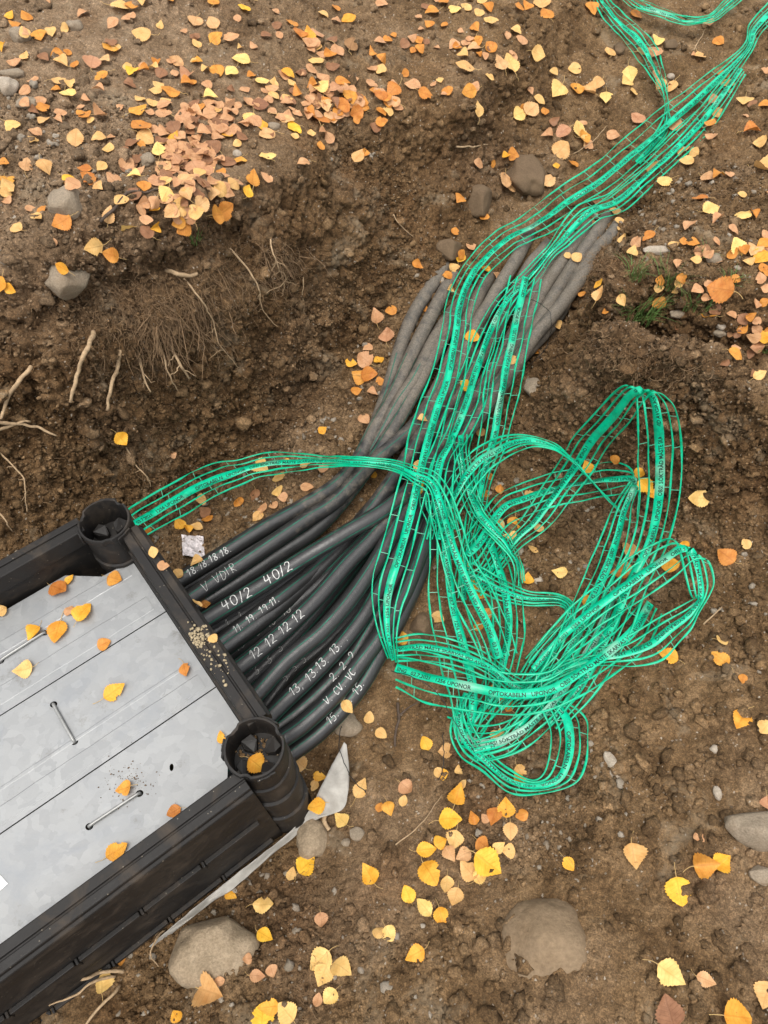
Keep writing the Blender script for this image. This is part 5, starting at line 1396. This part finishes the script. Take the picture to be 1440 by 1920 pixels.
tile(720, 0, 2, "180,60,o,50;170,98,y,40;225,20,o,38;265,45,c,48;305,38,c,44;355,55,c,46;385,42,y,48;365,15,c,42;500,45,o,42;535,30,o,44;590,10,c,62;605,65,o,56;125,155,o,48;10,160,o,34;75,175,b,42;130,190,o,38;270,185,o,36;345,110,o,48;400,95,c,46;490,130,c,44;515,155,p,42;350,158,o,48;310,165,p,44;340,190,p,52;400,185,o,44;350,212,o,28;295,222,c,38;568,205,c,56;300,265,c,92;465,250,c,82;430,245,p,54;35,345,o,54;110,330,p,62;145,365,o,62;35,385,p,54;240,350,o,48;315,345,o,54;340,335,p,44;10,430,c,38;5,465,o,38;345,415,c,58;395,295,c,34;210,305,c,28;490,445,c,52;545,425,p,58;520,415,o,44;600,420,o,38;578,378,c,46;650,340,c,64;720,340,o,54;760,355,c,58;800,318,c,50;715,265,c,48;630,278,c,34;840,205,c,52;830,385,c,86;920,280,c,54;905,312,c,48;930,350,c,34;945,60,o,54;775,40,o,54;1180,228,c,54;1018,165,c,58;970,195,c,54;1015,215,p,54;1080,332,c,48;1035,320,c,48;1255,162,o,44;1210,100,p,44;1285,325,c,50;1350,385,c,50;1270,285,y,58;1240,390,p,54;1245,430,c,52;1225,470,o,48;1425,405,o,44;1430,265,y,38;945,467,y,54;1088,475,p,56;855,510,p,48;670,510,p,68;725,500,c,72;745,520,o,54;760,552,p,38;660,572,c,62;610,515,p,48;480,580,y,44;448,600,y,38;345,618,p,44;395,615,o,36;440,685,p,54;460,715,p,54;705,625,y,42;615,690,p,52;645,628,y,28;275,758,o,46;368,820,o,38;322,935,p,38;280,955,y,44;1020,632,c,56;1050,690,c,48;1135,620,c,52;1170,580,c,48;1125,570,c,46;1230,520,p,48;1375,512,y,72;1420,540,c,48;1250,672,o,54;1215,685,p,48;1290,668,p,42;1420,645,c,68;1435,735,p,34;1340,735,c,34")
tile(1040, 350, 3.6, "255,255,p,68;395,185,c,68;435,245,c,80;430,292,c,58;985,100,y,108;1045,170,c,108;1275,200,c,105;1325,215,o,65;640,345,o,98;565,388,y,80;500,365,c,75;790,402,c,72;925,400,o,75;860,385,o,65;1000,440,b,95;520,455,c,85;1090,372,p,60;1220,415,c,115;1270,440,y,92;1390,490,y,132;1310,520,c,80;1330,450,p,105;1410,400,o,95;1415,340,p,85;1420,600,o,95;1385,620,p,85;1400,550,o,85;945,520,c,80;820,535,p,72;1100,530,p,64;695,640,o,80;690,680,c,80;860,615,o,85;850,660,c,75;820,695,c,58;960,695,p,100;1130,705,o,175;320,675,y,75;190,750,o,64;330,745,c,105;460,768,c,102;715,820,o,112;345,870,o,64;205,860,p,80;35,935,c,66;1040,930,o,112;1330,805,p,68;1420,780,o,85;1185,880,p,80;1355,955,p,80;1430,1030,y,105;1265,980,o,85;1340,1010,p,105;1240,1020,c,85;1340,1095,p,95;1155,1070,p,74;1185,1160,o,120;1370,1285,c,98;1195,1000,p,64;85,470,c,62;150,480,c,80")
tile(0, 350, 2, "248,298,y,60;405,262,o,70;15,365,y,64;50,380,y,50;447,940,y,64;650,1018,p,38;1210,915,y,42;1365,875,p,60;1310,670,y,54;1370,650,p,64;1420,660,y,50;1380,610,p,40;1390,715,o,70;1350,720,o,74;1425,735,o,44;1335,775,o,46;1395,775,p,44;1400,485,p,58;980,1065,c,74;1075,1040,y,46;1055,1100,c,56;1050,1150,c,54;1065,1170,p,38;1145,1048,c,44;1150,1130,p,56;965,1165,b,54;905,1190,o,44;990,1210,p,54;970,1245,c,60;1030,1200,p,38;750,1175,c,46;675,1272,y,60;700,1290,y,44;738,1285,c,46;780,1258,o,52;765,1230,b,48;578,1375,c,54;550,1300,o,28;1215,1060,p,44;1395,1085,y,38")
tile(600, 350, 2.4, "435,355,o,64;615,330,y,72;595,370,c,60;570,405,o,60;582,465,c,46;745,380,y,52;790,410,p,54;470,555,o,44;235,580,p,68;320,565,o,54;310,678,p,74;676,285,p,44;730,145,o,40;615,70,o,56;600,210,o,34;685,678,y,80;650,900,y,66;865,785,c,54;720,1115,c,60;455,1055,c,54;445,1262,c,60;440,1350,y,66;765,1310,o,48;745,1390,o,54;805,1370,o,60;935,1385,c,50;1215,1255,y,70;1340,1220,o,60;970,760,o,44;840,515,o,40")
tile(660, 700, 1.946, "1065,400,y,74;1090,445,y,54;1050,350,y,54;500,380,o,44;485,450,o,42;540,440,o,64;535,550,c,60;590,550,y,64;575,605,c,54;650,440,c,44;675,570,c,44;655,650,c,48;760,735,c,68;620,745,c,46;640,760,y,54;395,700,y,80;445,775,y,60;460,805,y,58;490,880,o,54;460,930,o,44;310,895,c,54;185,970,y,54;1005,665,c,80;970,740,o,74;1005,720,c,64;1155,710,y,80;1215,632,y,50;1365,668,o,70;1280,465,c,86;1435,625,c,44;1335,990,c,64;1345,1045,o,70;1425,1115,o,44;1150,1040,y,76;855,835,y,54;520,1150,y,50;560,1210,o,74;630,1150,y,44")
tile(0, 1300, 2, "1300,50,c,64;1385,95,c,50;1430,150,c,54;1115,260,c,88;1195,310,y,54;1180,345,c,44;1185,415,y,72;1290,485,c,76;1355,360,c,80;1425,435,o,44;865,760,y,56;1000,805,c,82;1150,650,y,84;1095,680,c,56;1390,685,y,88;1210,855,p,54;995,915,y,80;1420,905,c,54;1205,1000,c,86;1210,1055,c,76;1280,1040,c,92;1240,1135,c,66;1195,1155,p,54;1015,1175,y,86;985,1215,y,92;1075,1200,c,92;660,1215,y,50;800,1125,c,118;825,1075,p,44;965,1065,p,68;1020,1040,p,50;925,995,p,44;400,1080,c,92;450,1005,o,44;655,445,o,58;440,592,y,88")
tile(0, 900, 2, "225,415,o,92;265,378,y,50;260,495,p,50;315,505,y,88;220,570,y,92;130,578,y,64;390,618,o,60;95,712,c,76;430,795,y,102;430,372,o,60;700,715,o,62;835,968,y,56;10,495,c,50;955,1072,y,76;482,1158,o,84;740,310,c,54;670,355,c,54;610,325,p,42;770,465,o,40;735,470,c,30;800,598,c,34")
tile(720, 1300, 2, "235,220,c,60;155,190,y,60;85,355,p,64;20,430,o,60;75,405,c,44;205,300,c,50;230,310,y,46;275,300,c,38;295,345,c,44;270,395,y,86;245,480,y,96;335,470,o,54;380,475,p,44;420,462,o,70;460,430,y,78;515,460,o,56;475,515,c,72;520,290,c,64;515,330,y,60;430,165,c,64;210,560,y,54;265,550,c,82;155,590,y,88;250,600,p,60;300,610,p,64;370,570,o,60;428,580,c,56;470,590,c,60;385,640,y,112;320,670,c,86;365,690,c,64;170,680,y,98;240,720,c,68;270,765,c,70;90,755,y,72;150,810,c,78;215,835,y,72;20,900,c,66;120,975,y,92;695,640,y,60;930,605,c,92;1105,740,y,102;1195,650,o,106;1260,635,y,80;1335,105,y,106;1425,135,c,70;1425,420,p,64;1285,460,p,44;1065,1050,c,102;1205,1075,p,82;1060,1195,b,104;1310,1215,y,116;1430,1130,c,96;1180,540,p,30")
# drop near-duplicates traced from two overlapping views
keep = []
for l in LZ:
    if all((l[0] - k_[0])**2 + (l[1] - k_[1])**2 > (0.32 * min(l[2], k_[2]) + 2)**2 for k_ in keep): keep.append(l)
LZ = keep
PROF = np.array([(0, .02), (.05, .16), (.13, .31), (.24, .42), (.34, .45), (.45, .43), (.56, .37), (.67, .28), (.78, .185), (.88, .1), (.95, .045), (1, 0.0)])
PROUND = np.array([(0, .03), (.05, .2), (.13, .35), (.24, .45), (.36, .49), (.5, .48), (.62, .42), (.74, .33), (.85, .22), (.93, .12), (.97, .06), (1, 0.0)])
def leaf_shape(seed, mat):
    r_ = np.random.default_rng(seed)
    prof = PROF * (1 - (seed % 3) / 2) + PROUND * ((seed % 3) / 2)
    asp = r_.uniform(.74, 1.1)
    n = 20; ts = np.linspace(0, 1, n)
    half = np.interp(ts, prof[:, 0], prof[:, 1]) * asp
    fold = r_.uniform(.0, .3); bend = r_.uniform(-.26, .26); curl = r_.uniform(-.2, .32); twist = r_.uniform(-.26, .26)
    if seed % 9 == 3: fold, curl = r_.uniform(.4, .8), r_.uniform(.2, .9)
    V = []; UV = []
    ph = r_.uniform(0, 6, 4)
    bite = r_.random() < .35; bt = r_.uniform(.3, .8); bs = r_.choice([-1, 1])
    for i, (t, h) in enumerate(zip(ts, half)):
        for c in (-1, -.62, -.28, 0, .28, .62, 1):
            hh = h
            if abs(c) == 1 and 0 < i < n - 1: hh = h * (1 + (.075 if i % 2 else -.055)) + .004
            if bite and c == bs and abs(t - bt) < .07: hh *= .72
            y = c * hh * (1 + .05 * math.sin(t * 5 + ph[0]))
            z = fold * abs(y) * (1 - .3 * t) + bend * (t - .45)**2 * 2 + curl * y * y * (1.3 if c > 0 else .9) + twist * y * (t - .4) * 1.5
            z += .018 * math.sin(9 * t + ph[1] + 3 * y) + .014 * math.sin(7 * y * 2 + ph[2] + 6 * t)
            V.append((t - .45 + .02 * math.sin(3 * y + ph[3]), y, z)); UV.append((t, y))
    W = 7
    F = [(i * W + j, (i + 1) * W + j, (i + 1) * W + j + 1, i * W + j + 1) for i in range(n - 1) for j in range(W - 1)]
    V = np.array(V); V[:, 2] -= V[:, 2].min() * .7
    # stalk, as sub mesh data of its own
    sw = r_.uniform(-.25, .25); L = r_.uniform(.3, .5)
    b0 = V[3]
    S = [(b0[0] + .02, 0, b0[2])] + [(b0[0] - L * k / 5, sw * (k / 5)**2, b0[2] * (1 - k / 5) + .05 * r_.normal() * (k / 5) + .02) for k in range(1, 6)]
    return V, F, UV, S
SHAPES = {}
def leaf_mesh(seed, key):
    if (seed, key) not in SHAPES:
        V, F, UV, S = leaf_shape(seed, key)
        me = mesh('birch_leaf', V, F, M_LEAF[key])
        ul = me.uv_layers.new(name='UVMap')
        for lp in me.loops: ul.data[lp.index].uv = UV[lp.vertex_index]
        mb = MB(); mb.tube(S, [.016, .013, .011, .01, .01, .014], 5)
        SHAPES[(seed, key)] = (me, mesh('leaf_stalk', mb.V, mb.F, M_LEAFSTALK), V, F, UV)
    return SHAPES[(seed, key)]
CAST_ALL = SURF
def settle(px, py, size, lift=.0015):
    """centre, lean and real size of a leaf seen at px,py"""
    c = cast(px, py, CAST_ALL)
    if c is None: return None
    p0, tt, hitn, ho = c[1], c[0], c[2], c[3]
    dep = proj(p0)[2]
    w = size / FPX * dep
    # average the lie of the surface under the leaf
    pts = []
    for k in range(6):
        a = k * math.pi / 3
        q = p0 + Vector((math.cos(a), math.sin(a), 0)) * w * .4
        x, y, _ = proj(q)
        cc = cast(x, y, [ho])
        if cc and abs(cc[1].z - p0.z) < w * .9: pts.append(cc[1])
        else: pts.append(None)
    nn = Vector((0, 0, 0))
    for k in range(6):
        a, b = pts[k], pts[(k + 1) % 6]
        if a and b:
            v = (a - p0).cross(b - p0)
            if v.length > 1e-9: nn += v.normalized()
    if nn.length < .3: nn = hitn.copy()
    nn.normalize()
    if nn.z < 0: nn = -nn
    return p0, nn, w, ho
def clearance(p0, nn, w, ho):
    inv = ho.matrix_world.inverted(); up = 0.0
    for k in range(14):
        a = k * 2.4; r_ = w * .5 * math.sqrt((k + .5) / 14)
        q = p0 + Vector((math.cos(a) * r_, math.sin(a) * r_, .12))
        ok, loc, _, _ = ho.ray_cast(inv @ q, inv.to_3x3() @ Vector((0, 0, -1)), distance=.25)
        if ok: up = max(up, min((ho.matrix_world @ loc - p0).dot(nn), .5 * w))
        if ho is ground:
            ok, loc, _, _ = CLODS.ray_cast(q, Vector((0, 0, -1)), distance=.25)
            if ok: up = max(up, min((loc - p0).dot(nn), .35 * w))
    return up
def place(px, py, size, key):
    r_ = settle(px, py, size)
    if not r_: return None
    p0, nn, w, ho = r_
    nn = (nn * .8 + Vector((0, 0, .35)) + Vector(rng.normal(0, .16, 3))).normalized()
    viewd = (EYE - p0).normalized()
    if nn.dot(viewd) < .22: nn = (nn + viewd * .35).normalized()
    up = clearance(p0, nn, min(max(w, .026), .075), ho)
    p0 = p0 + nn * up * .85
    hd = rng.uniform(0, 6.283)
    xa = Vector((math.cos(hd), math.sin(hd), 0)); xa = (xa - nn * xa.dot(nn)).normalized(); ya = nn.cross(xa)
    w = min(max(w * (1.16 if py < 480 else 1.0), .026), .075) * rng.uniform(.86, 1.06)
    # turn over about half of them: the pale underside and the curl both show
    if rng.random() < .3: nn, ya = -nn, -ya
    M = Matrix(((xa.x, ya.x, nn.x, 0), (xa.y, ya.y, nn.y, 0), (xa.z, ya.z, nn.z, 0), (0, 0, 0, 1)))
    sgn = 1 if nn.z > 0 else -1
    M = Matrix.Translation(p0 + nn * sgn * .002) @ M @ Matrix.Scale(w, 4)
    return M, p0, w
allL = []
tapev = []
for (px, py, sz, key) in LZ:
    if py < 480 and key == 'y' and rng.random() < .6: key = 'o' if rng.random() < .5 else 'p'
    r_ = place(px, py, sz, key)
    if r_: allL.append((px, py, sz, key, *r_, False))
# smaller leaves that fill the drifts and the far bank
def scatter(cnt, cx, cy, sx, sy, smin, smax, keys):
    for _ in range(cnt):
        px, py = rng.normal(cx, sx), rng.normal(cy, sy)
        if not (-20 < px < 1460 and -20 < py < 1940): continue
        sz = rng.uniform(smin, smax); key = keys[rng.integers(len(keys))]
        r_ = place(px, py, sz, key)
        if r_ and r_[1].z > -.35: allL.append((px, py, sz, key, *r_, True))
scatter(85, 345, 325, 50, 48, 18, 30, 'pppbbpc')
scatter(45, 410, 225, 40, 18, 16, 28, 'ppbp')
scatter(60, 610, 195, 55, 25, 16, 26, 'ppbop')
scatter(80, 330, 110, 280, 80, 12, 24, 'ppbpco')
scatter(18, 860, 100, 80, 60, 10, 20, 'ppbpo')
scatter(16, 1400, 470, 50, 40, 14, 26, 'ppbo')
scatter(20, 1400, 630, 50, 35, 14, 26, 'ppbo')
scatter(10, 1280, 250, 110, 90, 10, 18, 'ppb')
scatter(16, 880, 1620, 50, 40, 14, 24, 'ppb')
scatter(10, 220, 260, 140, 60, 12, 22, 'ppb')
order = sorted(range(len(allL)), key=lambda i: -allL[i][6] / proj(allL[i][5])[2] * (1 if not allL[i][7] else .5))
single = set(order[:300])
# words for where each one lies: rank by nearness to a thing one can find
LM = [('the large tan boulder', 400, 1790), ('the cobble by the fabric', 584, 1574), ('the grey-brown stone by the lowest duct', 645, 1358), ('the almost buried dusty stone', 1025, 1772),
      ('the flat angular grey rock', 1410, 1560), ('the rounded grey stone on the left bank', 126, 390), ('the pale rock in the bank lip', 122, 515), ('the big soil-covered rock', 990, 325),
      ('the whitish stone right of the tangle', 1150, 1435), ('the near corner post', 478, 1410), ('the far corner post', 175, 995), ('the film scrap', 362, 1022),
      ('the oval plate slot', 322, 1438), ('the crosswise wire handle', 120, 1356), ('the thickest grass tuft', 1195, 590), ('the long flat pale stone', 1235, 470),
      ('the apex of the tall tape loop', 1200, 725), ('the clean cut tape end', 985, 522), ('the lowest tape loop', 1060, 1430), ('the fabric tip', 650, 1395),
      ('the bolt on the end rail', 478, 1322), ('the hanging root mass', 290, 630), ('the crossed pale sticks', 40, 797), ('the bent dark twig', 240, 365),
      ('the blue-grey pointed stone', 50, 196), ('the far tape crossing', 1245, 215), ('the top tape join', 1120, 5), ('the dark upright twig', 744, 1360),
      ('the cut tape end at the post', 238, 995), ('the far duct ends', 1110, 450), ('the 40/2 lettering', 470, 1110), ('the two stones by the pointed leaf', 1352, 618),
      ('the small curled tape loop', 1320, 1080), ('the head stone of the leaf drift', 275, 303), ('the whitish stone right of the drift', 445, 290), ('the small stone mid bank', 513, 239),
      ('the top left picture corner', 0, 0), ('the bottom right picture corner', 1440, 1920), ('the top right picture corner', 1440, 0), ('the bottom left roots', 150, 1850), ('the open soil stone far left', 120, 237),
      ('the grey stone in the far left bank', 141, 52), ('the duct nearest the bank wall', 800, 540)]
COLW = {'y': ['bright yellow', 'golden yellow'], 'o': ['orange', 'rusty orange'], 'c': ['pale cream', 'pale straw'], 'p': ['dull tan', 'faded tan'], 'b': ['dark brown', 'brown']}
ORD = ['closest', 'second closest', 'third closest', 'fourth closest', 'fifth closest', 'sixth closest', 'seventh closest', 'eighth closest', 'ninth closest', 'tenth closest', 'eleventh closest', 'twelfth closest',
       'thirteenth closest', 'fourteenth closest', 'fifteenth closest', 'sixteenth closest', 'seventeenth closest', 'eighteenth closest', 'nineteenth closest', 'twentieth closest'] + [f'{k}{"st" if k % 10 == 1 else "nd" if k % 10 == 2 else "rd" if k % 10 == 3 else "th"} closest' for k in range(21, 140)]
pos2 = np.array([(l[0], l[1]) for l in allL]); keyv = np.array([l[3] for l in allL])
best = {}
for nm, lx, ly in LM:
    d = np.hypot(pos2[:, 0] - lx, pos2[:, 1] - ly)
    for key in 'yocpb':
        ii = np.where(keyv == key)[0]; ii = ii[np.argsort(d[ii])]
        for rank, i in enumerate(ii):
            cand = (rank + d[i] / 400.0, rank, nm)
            if rank < len(ORD) and (i not in best or cand < best[i]): best[i] = cand
GRP = 'fallen birch leaves'
litter_V, litter_F, litter_UV, litter_M = [], [], [], []
keys_ = list('yocpb')
fall_groups = {}
for i, (px, py, sz, key, M, p0, w, sc2) in enumerate(allL):
    seed = int(rng.integers(0, 40))
    me, st_, V, F, UV = leaf_mesh(seed, key)
    zc = M.col[2].to_3d().normalized()
    lo = -V[:, 2].min() if zc.z > 0 else V[:, 2].max()
    M = Matrix.Translation(zc * (1 if zc.z > 0 else -1) * lo * w * .9) @ M
    if i in single:
        o = link('birch_leaf', me); o.matrix_world = M
        s_ = link('leaf_stalk', st_, o)
        if i in best:
            _, rank, nm = best[i]
            lab = f"{COLW[key][0]} birch leaf {ORD[rank]} to {nm}"
        else: lab = f"{COLW[key][0]} birch leaf among the other leaves of the drift"
        tag(o, lab, 'leaf', GRP)
    else:
        b = len(litter_V)
        Mw = np.array(M)
        litter_V += list(V @ Mw[:3, :3].T + Mw[:3, 3])
        litter_F += [tuple(k + b for k in f) for f in F]; litter_UV += UV; litter_M += [keys_.index(key)] * len(F)
me = mesh('leaf_litter', litter_V, litter_F)
for k in keys_: me.materials.append(M_LEAF[k])
me.polygons.foreach_set('material_index', np.array(litter_M, dtype=np.int32))
ul = me.uv_layers.new(name='UVMap')
vi = np.empty(len(me.loops), dtype=np.int32); me.loops.foreach_get('vertex_index', vi)
ul.data.foreach_set('uv', np.array(litter_UV, dtype=np.float32)[vi].ravel())
tag(link('leaf_litter', me), kind='stuff')
print('leaves', len(allL), 'labels', len(set(o.get('label') for o in bpy.data.objects if o.get('category') == 'leaf')))
for o in bpy.data.objects:
    l = o.get('label')
    if l and not 4 <= len(l.split()) <= 16: print('LABEL LENGTH', len(l.split()), l)
